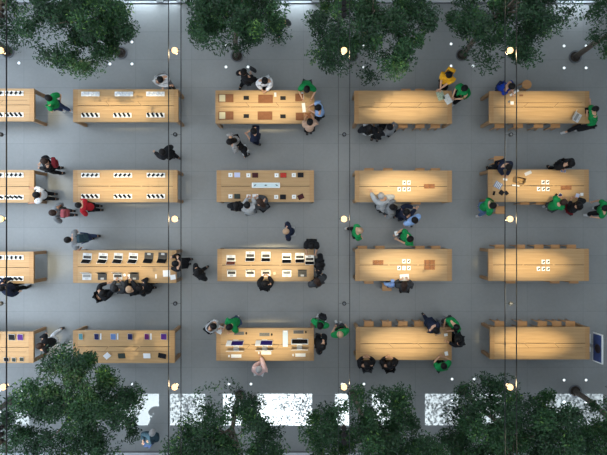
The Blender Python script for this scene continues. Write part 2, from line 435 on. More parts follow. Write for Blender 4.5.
def table(r, c):
    x0, x1 = XE[c][r]; y0, y1 = YE[c][r]
    A = W(x0, y1, ZT); B = W(x1, y0, ZT); L = B.x - A.x; D = B.y - A.y
    cx, cy = (A.x + B.x) / 2, (A.y + B.y) / 2
    TABLE[(r, c)] = (cx, cy, L, D)
    look = {(0, 0): 'cut off by the photo edge', (1, 0): 'cut off by the photo edge', (2, 0): 'cut off by the photo edge', (3, 0): 'cut off by the photo edge',
            (0, 1): 'with six white phone trays', (1, 1): 'with six white phone trays', (2, 1): 'with open laptops in two rows', (3, 1): 'with a row of tablets, half under leaves',
            (0, 2): 'with brown leather trays', (1, 2): 'with a long white case in the middle', (2, 2): 'with ten laptops', (3, 2): 'with desktop computers',
            (0, 3): 'bare but for papers at one end', (1, 3): 'with small white cards and a grey-clad shopper', (2, 3): 'with small white cards and two brown trays', (3, 3): 'bare, people around its right end',
            (0, 4): 'mostly bare, blue-shirted person at its left', (1, 4): 'crowded with bags and devices', (2, 4): 'with five small white cards only', (3, 4): 'completely bare, beside the display board'}[(r, c)]
    t = thing('display_table', 'long pale oak table, %s of %s row, %s' % (CN[c].replace('-', ' ').replace('left edge', 'leftmost'), RW[r], look), 'table', (cx, cy, 0), 0, 'long oak tables in a grid')
    EB = .17; g = .011
    inner = L - 2 * EB
    for s in (1, -1):
        h = D / 2 - g
        link('top_board', MB().box((0, s * (g + h / 2), ZT - .035), (inner, h, .07)).mesh('top_board', OAK), t)
    for s in (-1, 1):
        link('end_band', MB().box((s * (L / 2 - EB / 2 + .0005), 0, ZT - .035), (EB - .003, D, .07), bev=.004).mesh('end_band', OAKE), t)
    ch = MB().box((0, 0, ZT - .045), (inner, 2 * g, .03))
    link('cable_channel', ch.mesh('cable_channel', DARK), t)
    for s in (-1, 1):
        link('channel_bridge', MB().box((s * inner / 6, 0, ZT - .0145), (.05, 2 * g, .029)).mesh('channel_bridge', OAK), t)
    if r in (0, 3) :
        sg = 1 if r == 0 else -1
        sl = MB(); off = sg * .17; zt = ZT + .001
        sl.box((inner * .07, off, zt), (inner * .80, .009, .003))
        for k in (-1, 1):
            dx = k * inner / 6
            a = Vector((dx - .02, g * sg, zt)); b = Vector((dx + .15 * (1 if c > 2 or c == 0 else -1) * (1 if True else 1), off, zt)); d = b - a
            sl.box((a + b) / 2, (d.length, .01, .003), Euler((0, 0, math.atan2(d.y, d.x))))
        link('flap_groove', sl.mesh('flap_groove', DARK), t)
    ap = MB()
    for s in (-1, 1): ap.box((0, s * (D / 2 - .06), ZT - .12), (L - .3, .03, .10))
    for s in (-1, 1): ap.box((s * (L / 2 - .06), 0, ZT - .12), (.03, D - .3, .10))
    link('apron', ap.mesh('apron', OAKD), t)
    for sx in (-1, 1):
        for sy in (-1, 1):
            link('leg', MB().box((sx * (L / 2 - .065), sy * (D / 2 - .065), (ZT - .07) / 2), (.115, .115, ZT - .07), bev=.006).mesh('leg', OAKD), t)
    return t
for r in range(4):
    for c in range(5): table(r, c)
# ceiling spots aimed down on the tables
SPOT = {(0, 1): 1.0, (1, 1): 1.0, (2, 1): .75, (3, 1): .6, (0, 2): 1.15, (1, 2): .03, (2, 2): .85, (3, 2): .95, (0, 0): .5, (1, 0): .5, (2, 0): .6, (3, 0): .6,
        (0, 3): 1.25, (1, 3): 1.35, (2, 3): 1.25, (3, 3): 1.2, (0, 4): 1.1, (1, 4): 1.1, (2, 4): 1.3, (3, 4): 1.3}
for (r, c), e in SPOT.items():
    cx, cy, L, D = TABLE[(r, c)]
    if c == 0: cx += L * .33
    if c == 4 and r > 1: cx -= .35
    wide = c in (0, 1, 2)
    o = light('table_spot', 'SPOT', (cx, cy, 18.9), (17000 if wide else 15500) * e, (1, .80, .45), (0, 0, 0), spot_size=R(12 if wide else 9), spot_blend=1.0, shadow_soft_size=.08)
    o.scale = (1.15 if wide else 1.3, .42 if wide else .5, 1.0)

# ------------------------------------------------------------------ stools
def stool_parts(round_=False):
    if round_:
        seat = MB().cone((0, 0, .56), (0, 0, .60), .17, .175, 24).mesh('seat', STOOLW)
    else:
        seat = MB().box((0, 0, .58), (.36, .30, .045), bev=.02).mesh('seat', STOOLW)
    leg = MB()
    out = [('seat', seat)]
    for sx in (-1, 1):
        for sy in (-1, 1):
            out.append(('leg', MB().cone((sx * .14, sy * .11, 0), (sx * .11, sy * .09, .56), .016, .019, 8).mesh('leg', STOOLW)))
    out.append(('footrest', MB().box((0, -.105, .22), (.24, .016, .022)).box((0, .105, .22), (.24, .016, .022)).mesh('footrest', STOOLW)))
    return out
SQ = stool_parts(); RD = stool_parts(True)
def stool(px, py, label, rd=False, grp='wooden stools tucked under the tables'):
    t = thing('wooden_stool', label, 'stool', (*W(px, py, .6).xy, 0), 0, grp)
    put_parts(t, RD if rd else SQ)
ORD = ['leftmost', 'second', 'third', 'fourth', 'fifth', 'sixth']
for (r, c, side, y, xs) in [(0, 3, 'lower', 124.0, (370, 388, 403, 420, 435.5)), (0, 3, 'upper', 92.6, (406, 420)),
                            (0, 4, 'lower', 124.0, (499.6, 518.5, 538.8, 555.6)), (1, 3, 'upper', 172.0, (369, 388, 420, 435.5)), (1, 3, 'lower', 200.6, (416,)),
                            (1, 4, 'lower', 200.8, (525, 541)), (2, 3, 'upper', 249.8, (362.5, 380, 420, 436)), (2, 3, 'lower', 280, (369,)),
                            (2, 4, 'upper', 248.6, (499.6, 520.5, 539, 555.5, 571.6)), (2, 4, 'lower', 279.6, (511, 555, 574)),
                            (3, 3, 'upper', 325.4, (369, 387, 403, 419)), (3, 4, 'upper', 325.2, (499.6, 522.6, 542.6, 557, 570.6))]:
    for k, px in enumerate(xs):
        q = 'only' if len(xs) == 1 else (ORD[k] if len(xs) > 2 else ('left', 'right')[k])
        stool(px, y, 'wooden stool under the %s edge of the %s, %s one%s' % (side, TNm(r, c), q, ' from left' if k and len(xs) > 2 else ''))
stool(527, 84.5, 'round brown stool standing free above the top-row far-right table', True, 'free standing stools')
stool(499, 160, 'pale stool behind the navy-clad person at the second-row far-right table', False, 'free standing stools')
stool(500.5, 210, 'pale square stool standing below the second-row far-right table', False, 'free standing stools')
stool(387, 287, 'pale stool beside the small blue-capped child, third row', False, 'free standing stools')
stool(405, 288, 'stool under the brown-haired person reading at the third-row right table', False, 'occupied stools')
stool(367, 366, 'stool under the leftmost black-clad sitter below the bottom-row right table', False, 'occupied stools')
stool(389, 366, 'stool under the second black-clad sitter below the bottom-row right table', False, 'occupied stools')
stool(441, 366, 'stool under the green-shirted sitter below the bottom-row right table', False, 'occupied stools')

# ------------------------------------------------------------------ devices and goods on tables
ZI = ZT + .001
def phone_parts(k):
    body, disp = {'black': (BLACK, SCREEN), 'grey': (M('pale_grey_phone', rgb(206, 208, 210), .4), M('grey_display', rgb(176, 180, 186), .4)), 'white': (WHITE, M('lit_white_display', rgb(210, 216, 222), .2))}[k]
    return [('phone_body', MB().box((0, 0, 0), (.078, .155, .010), bev=.003).mesh('phone_body', body), [('display', MB().box((0, 0, .0055), (.070, .145, .002)).mesh('display', disp))])]
def phone(p, yaw, k, label, grp=None, pitch=0.0):
    o = thing('phone', label, 'phone', p, 0, grp)
    o.rotation_euler = (pitch, 0, yaw)
    put_parts(o, cached('phone' + k, lambda: phone_parts(k)))
    return o
def slab(name, w_, d_, h_, mat, bev=.004):
    return cached(('slab', name, w_, d_, h_, mat.name), lambda: MB().box((0, 0, h_ / 2), (w_, d_, h_), bev=bev).mesh(name, mat))
def tray_row(r, c, py, xs, kind, yaw, side, n=4):
    names = ['left', 'middle', 'right'] if len(xs) == 3 else (['right', 'left'] if False else ['left', 'right'])
    for j, px in enumerate(xs):
        p = W(px, py, ZT)
        q = '%s %s' % (side, names[j]) if len(xs) > 1 else side
        o = thing('phone_tray', 'flat white phone tray, %s one on the %s' % (q, TNm(r, c)), 'tray', (p.x, p.y, ZI), 0, 'white phone trays')
        put_parts(o, [('tray_base', slab('tray_base', .68, .17, .012, WHITE)), ('stand_row', cached('srow', lambda: stand_row()))])
        for k in range(n):
            x = p.x + (-.245 + .163 * k)
            phone((x, p.y, ZI + .058), yaw, kind, '%s of four %s phones on %s tray, %s' % (ORD[k], {'black': 'black', 'grey': 'pale grey'}[kind], q, TNm(r, c)), 'phones on the white trays', R(28))
def stand_row():
    mb = MB()
    for k in range(4): mb.cone((-.245 + .163 * k, 0, .012), (-.245 + .163 * k, 0, .046), .012, .012, 8)
    return mb.mesh('stand_row', SILVER)
tray_row(0, 1, 94.0, (90.5, 124, 155.5), 'grey', R(-62), 'upper')
tray_row(0, 1, 115.2, (90.5, 122.5, 155.5), 'black', R(22), 'lower')
tray_row(1, 1, 175.2, (90.5, 123, 156), 'black', R(-55), 'upper')
tray_row(1, 1, 196.3, (90.5, 123, 156), 'black', R(32), 'lower')
tray_row(0, 0, 93.3, (-5, 14.5), 'black', R(-55), 'upper')
tray_row(0, 0, 114.8, (-5, 14.5), 'black', R(25), 'lower')
tray_row(1, 0, 175.0, (-5, 14.5), 'black', R(-50), 'upper')
tray_row(1, 0, 197.2, (-5, 14.5), 'black', R(50), 'lower')
tray_row(2, 0, 257.4, (-5, 14.5), 'black', R(-30), 'upper')
tray_row(2, 0, 278.5, (-5, 14.5), 'black', R(42), 'lower')

def laptop_parts(body, deck, disp, ang=112):
    bm_, dm, sm = body, deck, disp
    w_, d_ = .33, .235
    base = MB().box((0, 0, .009), (w_, d_, .016), bev=.004).mesh('base', bm_)
    kb = MB().box((0, .035, .0175), (w_ - .05, .105, .003)).mesh('keyboard', dm)
    tp = MB().box((0, -.068, .0175), (.12, .07, .002)).mesh('trackpad', M('trackpad_grey', rgb(170, 174, 178), .3))
    a = R(ang - 90); hy, hz = d_ / 2, .016
    rot = Euler((-a, 0, 0)); up = Vector((0, math.sin(a), math.cos(a)))
    c = Vector((0, hy, hz)) + up * .112
    lid = MB().box(c, (w_, .008, .224), rot, bev=.002).mesh('screen_lid', bm_)
    nrm = Vector((0, -math.cos(a), math.sin(a)))
    di = MB().box(c + nrm * .0052, (w_ - .02, .002, .205), rot).mesh('display', sm)
    return [('base', base, [('keyboard', kb), ('trackpad', tp)]), ('screen_lid', lid, [('display', di)])]
KEYS = M('black_keys', rgb(24, 25, 28), .5)
LAPS = {'silver': (SILVER, KEYS, SCREEN), 'white': (WHITE, KEYS, SCREEN), 'grey': (GREYAL, KEYS, SCREEN), 'dark': (M('dark_laptop', rgb(44, 47, 52), .4, .2), KEYS, SCREEN),
        'warm': (SILVER, KEYS, M('brown_reflection', rgb(98, 52, 40), .25)), 'light': (SILVER, M('grey_keys', rgb(120, 124, 128), .5), M('pale_display', rgb(150, 158, 166), .3))}  # warm kind: a reddish reflection painted as the screen colour
def laptop(px, py, rot, kind, label, ang=112, grp='laptops on display'):
    p = W(px, py, ZT)
    o = thing('laptop', label, 'laptop', (p.x, p.y, ZI), rot, grp)
    put_parts(o, cached(('lap', kind, ang), lambda: laptop_parts(*LAPS[kind], ang)))
t21 = TNm(2, 1)
for k, (px, kd) in enumerate(((87.5, 'silver'), (103.3, 'white'), (118.5, 'silver'), (133.5, 'white'), (149, 'dark'), (162.8, 'dark'))):
    laptop(px, 256.2 if k < 4 else 255.8, PI + R(-4), kd, '%s open laptop, %s from left in upper row of the %s' % ({'silver': 'silver', 'white': 'white', 'dark': 'dark grey'}[kd], ORD[k].replace('leftmost', 'first'), t21), 128)
for k, (px, kd) in enumerate(((87, 'light'), (102.4, 'dark'), (118, 'silver'), (134.5, 'dark'))):
    laptop(px, 276.8, 0, kd, '%s open laptop, %s from left in lower row of the %s' % ({'light': 'pale', 'silver': 'silver', 'dark': 'dark grey'}[kd], ORD[k].replace('leftmost', 'first'), t21), 105)
t22 = TNm(2, 2)
for k, (px, kd, py) in enumerate(((231, 'warm', 258.2), (250.3, 'white', 254.6), (266, 'white', 254.8), (286.7, 'silver', 256.4), (299.8, 'silver', 256))):
    laptop(px, py, PI, kd, '%s open laptop, %s from left in upper row of the %s' % ({'warm': 'brown-reflecting', 'white': 'white', 'silver': 'silver'}[kd], ORD[k].replace('leftmost', 'first'), t22), 122)
for k, (px, kd) in enumerate(((231.7, 'white'), (250.2, 'silver'), (266, 'silver'), (286.8, 'light'), (302.3, 'dark'))):
    laptop(px, 273.6, 0, kd, '%s open laptop, %s from left in lower row of the %s' % ({'white': 'white', 'light': 'pale', 'silver': 'silver', 'dark': 'dark closed-looking'}[kd], ORD[k].replace('leftmost', 'first'), t22), 100)
laptop(309.6, 258.2, R(180), 'white', 'white laptop at the right end of the third-row centre table, under black-clad shopper\'s hands', 118, None)

DCOL = {'purple': rgb(78, 40, 120), 'navy': rgb(32, 34, 78), 'blue': rgb(96, 122, 170), 'dark': rgb(22, 24, 30), 'white': rgb(225, 228, 232), 'magenta': rgb(92, 34, 92), 'grey': rgb(140, 146, 158), 'lilac': rgb(186, 192, 224), 'red': rgb(176, 56, 46), 'maroon': rgb(66, 30, 34), 'green': rgb(56, 64, 60), 'teal': rgb(84, 134, 144)}
def tablet_parts(kind, body, w_, d_, tilt):
    m = M('display_' + kind, DCOL[kind], .6, spec=.15)
    rot = Euler((R(tilt), 0, 0)); zc = .012 + d_ / 2 * math.sin(R(tilt))
    b = MB().box((0, 0, zc), (w_, d_, .009), rot, bev=.002).mesh('tablet_body', body)
    di = MB().box(Vector((0, 0, zc)) + rot.to_matrix() @ Vector((0, 0, .0055)), (w_ - .018, d_ - .018, .002), rot).mesh('display', m)
    st = MB().box((0, d_ * .12, zc / 2), (.07, .07, max(.006, zc - .01))).mesh('stand', SILVER)
    return [('tablet_body', b, [('display', di)]), ('stand', st)]
def tablet(px, py, rot, kind, label, w_=.20, d_=.26, tilt=12, body=SILVER, grp='tablets on display'):
    p = W(px, py, ZT)
    o = thing('tablet', label, 'tablet', (p.x, p.y, ZI), rot, grp)
    put_parts(o, cached(('tab', kind, w_, d_, tilt, body.name), lambda: tablet_parts(kind, body, w_, d_, tilt)))
t31 = TNm(3, 1)
for k, (px, kd, ww) in enumerate(((81.2, 'teal', .15), (97, 'navy', .18), (113.6, 'blue', .20), (130.4, 'navy', .18), (147.2, 'magenta', .18), (164, 'purple', .22))):
    tablet(px, 336.5, R(-3), kd, '%s-screened tablet, %s from left in the upper row of the %s' % (kd, ORD[k].replace('leftmost', 'first'), t31), ww, .24)
    p = W(px + ww * 13.5 + 1.3, 336.5, ZT)
    if k in (1, 2, 4):
        o = link('display_card', slab('display_card', .06, .23, .012, PAPER), None, (p.x, p.y, ZI))
        tag(o, 'narrow white card right of the %s-screened tablet on the %s' % (kd, t31), 'card', 'cards beside tablets')
for px, kd, lb, a, ww in ((107.5, 'white', 'white tablet showing through the leaves', 40, .22), (122, 'green', 'dark green-grey tablet beside the leaves', 2, .26), (147.2, 'white', 'white tablet, brightest in the lower row', 0, .26), (162.4, 'dark', 'black tilted tablet at the lower right', -12, .30)):
    tablet(px, 355.6, R(a), kd, '%s of the %s' % (lb, t31), ww, .2, 14, BLACK if kd in ('dark', 'green') else WHITE)
t30 = TNm(3, 0)
for px, py, kd, lb, ww in ((12.3, 337, 'dark', 'black tablet left of the purple one', .25), (20.8, 337, 'purple', 'purple-screened tablet', .22), (6.8, 359.3, 'dark', 'small black tablet, first of the lower row', .19), (14.3, 359.5, 'green', 'small grey-green tablet, second of the lower row', .15), (22, 359, 'green', 'small grey-green tablet, third of the lower row', .15), (-3, 337, 'grey', 'grey tablet cut by the photo edge', .2)):
    tablet(px, py, R(-3), kd, '%s on the %s' % (lb, t30), ww, .24 if py < 350 else .16)
t12 = TNm(1, 2)
for k, (px, kd, lb, ww, py) in enumerate(((237.3, 'lilac', 'pale lilac', .22, 175), (255.2, 'maroon', 'dark maroon', .22, 175.3), (283.4, 'red', 'red', .23, 175.3), (300.6, 'dark', 'black', .22, 175.1),
                                           (237.3, 'green', 'dark green-grey', .22, 196.4), (255.4, 'white', 'white', .22, 196.6), (283, 'dark', 'black', .22, 197), (300.8, 'maroon', 'dark maroon', .22, 196.8))):
    row = 'upper' if k < 4 else 'lower'
    tablet(px, py, R(0 if k != 7 else 25), kd, '%s tablet, %s from left in the %s row of the %s' % (lb, ORD[k % 4].replace('leftmost', 'first'), row, t12), ww, .18, 8, SILVER if kd in ('lilac', 'white') else BLACK)
    q = W(px - 6.8, py, ZT)
    o = thing('accessory_stand', 'small white square stand left of the %s tablet, %s row, %s' % (lb, row, t12), 'stand', (q.x, q.y, ZI), 0, 'small white stands')
    put_parts(o, [('plate', slab('plate', .15, .15, .010, WHITE)), ('gadget', cached('gadget', lambda: MB().cone((0, 0, .01), (0, 0, .045), .022, .018, 12).mesh('gadget', GREYAL)))])
# long white case with three small watches
p = W(266, 185.4, ZT)
o = thing('display_case', 'long white glowing-looking display case in the middle of the %s' % t12, 'case', (p.x, p.y, ZI))
put_parts(o, [('case_base', MB().box((0, 0, .03), (1.04, .20, .06), bev=.012).mesh('case_base', WHITE)), ('inlay', MB().box((0, 0, .062), (.96, .15, .004)).mesh('inlay', M('case_inlay', rgb(190, 214, 222), .3)))])
for k, x in enumerate((-.40, 0, .40)):
    mb = MB()
    for s in (-1, 1): mb.box((s * .035, 0, .008), (.03, .022, .008), Euler((0, s * .25, 0)))
    o = thing('watch', 'small dark watch, %s of three on the long white case' % ORD[k].replace('second', 'middle').replace('third', 'rightmost'), 'watch', (p.x + x, p.y, ZI + .066), R(35 - 30 * k), 'watches on the white case')
    put_parts(o, [('strap', mb.mesh('strap', GREYAL)), ('watch_case', MB().cone((0, 0, .001), (0, 0, .014), .022, .022, 12).mesh('watch_case', BLACK))])

# leather trays on the top row centre table
t02 = TNm(0, 2)
LEATH = M('brown_leather', rgb(122, 82, 58), .7, var=.12, spec=.15)
LEATH2 = M('tan_leather', rgb(142, 98, 68), .7, var=.1, spec=.15)
def leather_tray(px, py, w_, d_, pale, label, mat=LEATH):
    p = W(px, py, ZT)
    o = thing('leather_tray', label, 'tray', (p.x, p.y, ZI), 0, 'brown leather trays')
    put_parts(o, [('tray_base', slab('tray_base', w_, d_, .012, mat))] + ([('sample_panel', MB().box((-w_ / 2 + .14, 0, .016), (.22, d_ - .05, .008)).mesh('sample_panel', M('sand_panel', rgb(196, 186, 150), .5)))] if pale else []))
    rim = MB()
    for s in (-1, 1):
        rim.box((0, s * (d_ / 2 - .008), .02), (w_, .016, .018)); rim.box((s * (w_ / 2 - .008), 0, .02), (.016, d_ - .032, .018))
    link('rim', rim.mesh('rim', mat), o)
    return o
leather_tray(226, 98.3, .55, .30, True, 'brown leather tray with sand panel, upper left of the ' + t02)
leather_tray(226, 115.6, .55, .30, True, 'brown leather tray with sand panel, lower left of the ' + t02)
leather_tray(265.6, 99, .54, .30, False, 'plain brown leather tray, upper middle of the ' + t02)
leather_tray(265, 115.7, .54, .30, False, 'plain brown leather tray, lower middle of the ' + t02)
leather_tray(299.3, 97.6, .30, .28, False, 'short brown leather tray by green-shirted person, %s' % t02)
leather_tray(299.8, 116.6, .30, .28, False, 'short brown leather tray, lower right of the ' + t02)
leather_tray(307.5, 115.4, .22, .20, False, 'tan leather square left of the blue-shirted person, ' + t02, LEATH2)
for px, py, lb in ((246.3, 98, 'upper left'), (283, 98.2, 'upper right'), (246.3, 116.2, 'lower left'), (283, 116.4, 'lower right')):
    tablet(px, py, 0, 'dark', 'small black tablet between leather trays, %s of four on the %s' % (lb, t02), .20, .14, 6, BLACK, 'small black tablets between trays')
phone(W(275.3, 94.6, ZI + .012), R(2), 'white', 'white phone standing out alone on the upper edge of the ' + t02)
def paper(px, py, w_, d_, rot, label, z=ZI, mat=PAPER, name='leaflet', cat='paper'):
    p = W(px, py, ZT)
    o = link(name, slab(name, w_, d_, .006, mat, 0), None, (p.x, p.y, z), (0, 0, rot))
    return tag(o, label, cat)
paper(302, 96.2, .13, .28, R(6), 'white paper in front of the green-shirted person, ' + t02)
paper(303.8, 107.6, .12, .34, R(6), 'tall white paper across the centre line of the ' + t02)
# small cards with gadgets
DOCK = None
def dock(px, py, label, dark=True):
    p = W(px, py, ZT)
    o = thing('card_stand', label, 'stand', (p.x, p.y, ZI), R(random.uniform(-4, 4)), 'small white card stands')
    put_parts(o, [('plate', slab('plate', .125, .155, .010, WHITE))] + ([('gadget', cached('gadget2', lambda: MB().box((0, 0, .035), (.045, .085, .014), Euler((.35, 0, -.7)), bev=.003).cone((0, 0, .01), (0, 0, .03), .01, .01, 8).mesh('gadget', BLACK)))] if dark else []))
NM5 = ['first card of the upper pair', 'second card of the upper pair', 'first of the lower three', 'middle of the lower three', 'last of the lower three']
for (r, c, pts) in ((1, 3, ((404.2, 182.6), (408.8, 182.6), (399.2, 189.2), (404.2, 189.2), (408.9, 189.2))), (2, 3, ((403.9, 261.2), (408.6, 261.2), (399, 268), (403.9, 268), (408.8, 268))),
                    (1, 4, ((543, 182.3), (547.4, 182.3), (538.6, 189), (543.3, 189), (547.8, 189))), (2, 4, ((543.2, 261.8), (547.8, 261.6), (538.4, 268.8), (543.3, 268.8), (548, 268.8)))):
    for k, (px, py) in enumerate(pts): dock(px, py, 'small white card stand, %s on the %s' % (NM5[k], TNm(r, c)), not (r == 2 and c == 3 and k == 3))
def peg_tray(px, py, label, n=6):
    p = W(px, py, ZT)
    o = thing('peg_tray', label, 'tray', (p.x, p.y, ZI), 0, 'low brown peg trays')
    pg = MB()
    for i in range(n // 2):
        for s in (-1, 1): pg.cone((-.15 + .15 * i, s * .045, .014), (-.15 + .15 * i, s * .045, .05), .024, .02, 8)
    put_parts(o, [('tray_base', slab('tray_base', .40, .17, .014, LEATH2)), ('peg_set', pg.mesh('peg_set', TRAYW))])
peg_tray(429.3, 186.2, 'low brown tray of pegs on the right half of the ' + TNm(1, 3))
peg_tray(378, 262.4, 'low brown tray of pegs on the left half of the ' + TNm(2, 3))
peg_tray(429.5, 262.2, 'low brown tray of pegs, upper right on the ' + TNm(2, 3))
peg_tray(429.5, 267.4, 'low brown tray of pegs, just below its twin on the ' + TNm(2, 3))
peg_tray(566, 187.6, 'low brown tray of pegs near the right end of the ' + TNm(1, 4))
# top row right table: two patterned papers
paper(440.5, 95.6, .26, .34, R(20), 'grey-green leaflet under the yellow-shirted person\'s hands, ' + TNm(0, 3), mat=M('green_grey_print', rgb(150, 168, 150), .6, var=.4, scale=30))
paper(447.6, 99.2, .24, .36, R(30), 'white printed leaflet near the right end of the ' + TNm(0, 3), mat=M('print', rgb(200, 206, 208), .6, var=.3, scale=40))
# top row far right table
t04 = TNm(0, 4)
paper(514.3, 92.8, .38, .08, R(32), 'narrow white strip by the blue-shirted person, ' + t04)
paper(512, 103, .12, .12, 0, 'small white square box on the left part of the ' + t04)
paper(509, 101.6, .10, .06, R(40), 'tiny grey folded card left of the white square, ' + t04, mat=GREYAL)
paper(521.2, 95.4, .14, .07, 0, 'small brown wallet on the upper left part of the ' + t04, mat=TRAYW, name='wallet', cat='wallet')
laptop(577, 117.6, R(60), 'light', 'pale open laptop at the right end of the top-row far-right table', 120, None)
tablet(587, 110.6, R(5), 'dark', 'black tablet beside the green-shirted person at the right end of ' + t04, .17, .22, 3, BLACK, None)
# second row far right table clutter
t14 = TNm(1, 4)
def notebook(px, py, rot):
    p = W(px, py, ZT)
    o = thing('notebook', 'blue striped notebook at the left of the ' + t14, 'notebook', (p.x, p.y, ZI), rot)
    st = MB()
    for k in range(4): st.box((-.09 + .06 * k, 0, .0125), (.022, .22, .002))
    put_parts(o, [('cover', slab('cover', .28, .24, .011, M('slate_blue', rgb(104, 120, 150), .6))), ('stripes', st.mesh('stripes', M('pale_stripe', rgb(190, 200, 214), .6)))])
notebook(498, 185.2, R(-30))
tablet(501.3, 192.6, R(-35), 'dark', 'black square tablet, left one of two under the notebook, ' + t14, .17, .17, 2, BLACK, None)
tablet(506.3, 193, R(40), 'dark', 'smaller black tablet touching the black square one, ' + t14, .12, .15, 2, BLACK, None)
phone(W(494, 193.2, ZI + .008), R(-15), 'black', 'black phone lying near the left corner of the ' + t14)
phone(W(505.2, 179.4, ZI + .01), R(80), 'white', 'white phone in front of the navy-clad sitter, ' + t14)
paper(528, 173.2, .26, .12, R(25), 'pale grey case on the upper edge of the ' + t14, mat=M('pale_case', rgb(190, 192, 196), .5), name='glasses_case', cat='case')
paper(581.8, 194.4, .11, .11, 0, 'small white square box at the lower right of the ' + t14)
def shopping_bag(px, py, label, rot=0.0, z=ZI, sc_=1.0):
    p = W(px, py, z)
    o = thing('shopping_bag', label, 'bag', (p.x, p.y, z), rot)
    w_, d_, h_ = .36 * sc_, .20 * sc_, .24 * sc_
    mb = MB()
    for s in (-1, 1):
        mb.box((0, s * d_ / 2, h_ / 2), (w_, .006, h_)); mb.box((s * w_ / 2, 0, h_ / 2), (.006, d_, h_))
    mb.box((0, 0, .004), (w_, d_, .008))
    hd = MB()
    for s in (-1, 1):
        hd.tube([(-.09 * sc_, s * d_ / 2, h_), (-.07 * sc_, s * d_ * .3, h_ + .10), (.07 * sc_, s * d_ * .3, h_ + .10), (.09 * sc_, s * d_ / 2, h_)], .008, 6)
    put_parts(o, [('bag_body', mb.mesh('bag_body', M('tan_bag_paper', rgb(176, 146, 102), .7))), ('handle', hd.mesh('handle', BLACK))])
shopping_bag(518, 180.6, 'open tan carrier bag with black handles standing on the ' + t14, R(-14))
tablet(515.5, 185.6, R(-8), 'white', 'white tablet lying below the tan carrier bag, ' + t14, .30, .07, 1, BLACK, None)
tablet(559.3, 196.2, R(-35), 'navy', 'blue-lit tablet in front of the lower green-shirted person, ' + t14, .13, .22, 4, SILVER, None)
phone(W(555.8, 195.4, ZI + .01), R(-40), 'black', 'black phone left of the blue-lit tablet on the ' + t14)
tablet(563, 170.6, R(-6), 'blue', 'small blue tablet under the hands of the standing dark-clad person, ' + t14, .19, .13, 4, SILVER, None)
tablet(577, 196, R(-15), 'lilac', 'lilac tablet held by the dark-haired woman in black, ' + t14, .14, .18, 8, SILVER, None)

# third row left table extras
paper(156, 276.3, .055, .16, 0, 'narrow white phone-like card right of the laptops, ' + t21)
paper(166.6, 273.4, .27, .24, R(3), 'larger white sheet at the right end of the ' + t21)
paper(173, 277.2, .20, .18, R(8), 'smaller white sheet at the corner of the ' + t21)
paper(124.5, 275, .09, .10, R(20), 'little white box between laptops in the lower row, ' + t21)
paper(129.3, 276.5, .10, .16, R(15), 'white folded sheet in the hand of the pale-haired shopper, ' + t21)
phone(W(119.8, 281.4, ZI + .01), R(70), 'black', 'black phone on the lower edge of the ' + t21)
paper(274.5, 273.4, .10, .10, R(20), 'tiny pale box beside the laptops in the lower row, ' + t22, mat=M('cream_box', rgb(220, 205, 170), .6))
# third row right: open book of the reader
def book(px, py, rot, label):
    p = W(px, py, ZT)
    o = thing('open_book', label, 'book', (p.x, p.y, ZI), rot)
    put_parts(o, [('page_block', MB().box((-.085, 0, .012), (.17, .24, .014), Euler((0, .10, 0))).box((.085, 0, .012), (.17, .24, .014), Euler((0, -.10, 0))).mesh('page_block', PAPER)),
                  ('cover', MB().box((0, 0, .002), (.36, .25, .004)).mesh('cover', GREYAL))])
book(404.4, 277.4, R(4), 'white open booklet read by the brown-haired sitter at the ' + TNm(2, 3))

# desktop computers, bottom row centre table
t32 = TNm(3, 2)
def desktop_parts(face, frame, two):
    rot = Euler((R(-14), 0, 0))
    c = Vector((0, .02, .30))
    scr = MB().box(c, (.62, .014, .40), rot, bev=.004).mesh('screen', frame)
    n = rot.to_matrix() @ Vector((0, -1, 0))
    subs = [('display', MB().box(c + n * .009 + (Vector((-.09, 0, 0)) if two else Vector()), (.42 if two else .57, .003, .32), rot).mesh('display', face))]
    if two: subs.append(('display_panel', MB().box(c + n * .009 + Vector((.21, 0, 0)), (.17, .003, .32), rot).mesh('display_panel', WHITE)))
    st = MB().box((0, .09, .11), (.17, .012, .24), Euler((R(18), 0, 0))).mesh('stand', SILVER)
    bs = MB().box((0, .05, .005), (.20, .19, .010), bev=.003).mesh('foot', SILVER)
    return [('screen', scr, subs), ('stand', st), ('foot', bs)]
PURP = M('violet_display', rgb(30, 22, 100), .6, spec=.15)
def desktop(px, py, rot, kind, label):
    p = W(px, py, ZT)
    o = thing('desktop_computer', label, 'computer', (p.x, p.y, ZI), rot, 'desktop computers')
    face = PURP if kind == 'violet' else SCREEN
    put_parts(o, cached(('desk', kind), lambda: desktop_parts(face, WHITE, kind == 'violet')))
desktop(236, 340.8, PI, 'violet', 'violet-screened desktop computer at the left of the %s, facing up' % t32)
desktop(264.6, 340.6, PI, 'violet', 'violet-screened desktop computer in the middle of the %s, facing up' % t32)
desktop(299.8, 339.2, PI, 'black', 'black-screened desktop computer at the right of the %s, facing up' % t32)
desktop(236.4, 349.6, 0, 'black', 'desktop computer seen from behind, left one on lower side of %s' % t32)
desktop(264.8, 349.2, 0, 'black', 'desktop computer seen from behind, middle one on lower side of %s' % t32)
desktop(299.6, 348.4, 0, 'black', 'desktop computer seen from behind, right one on lower side of %s' % t32)
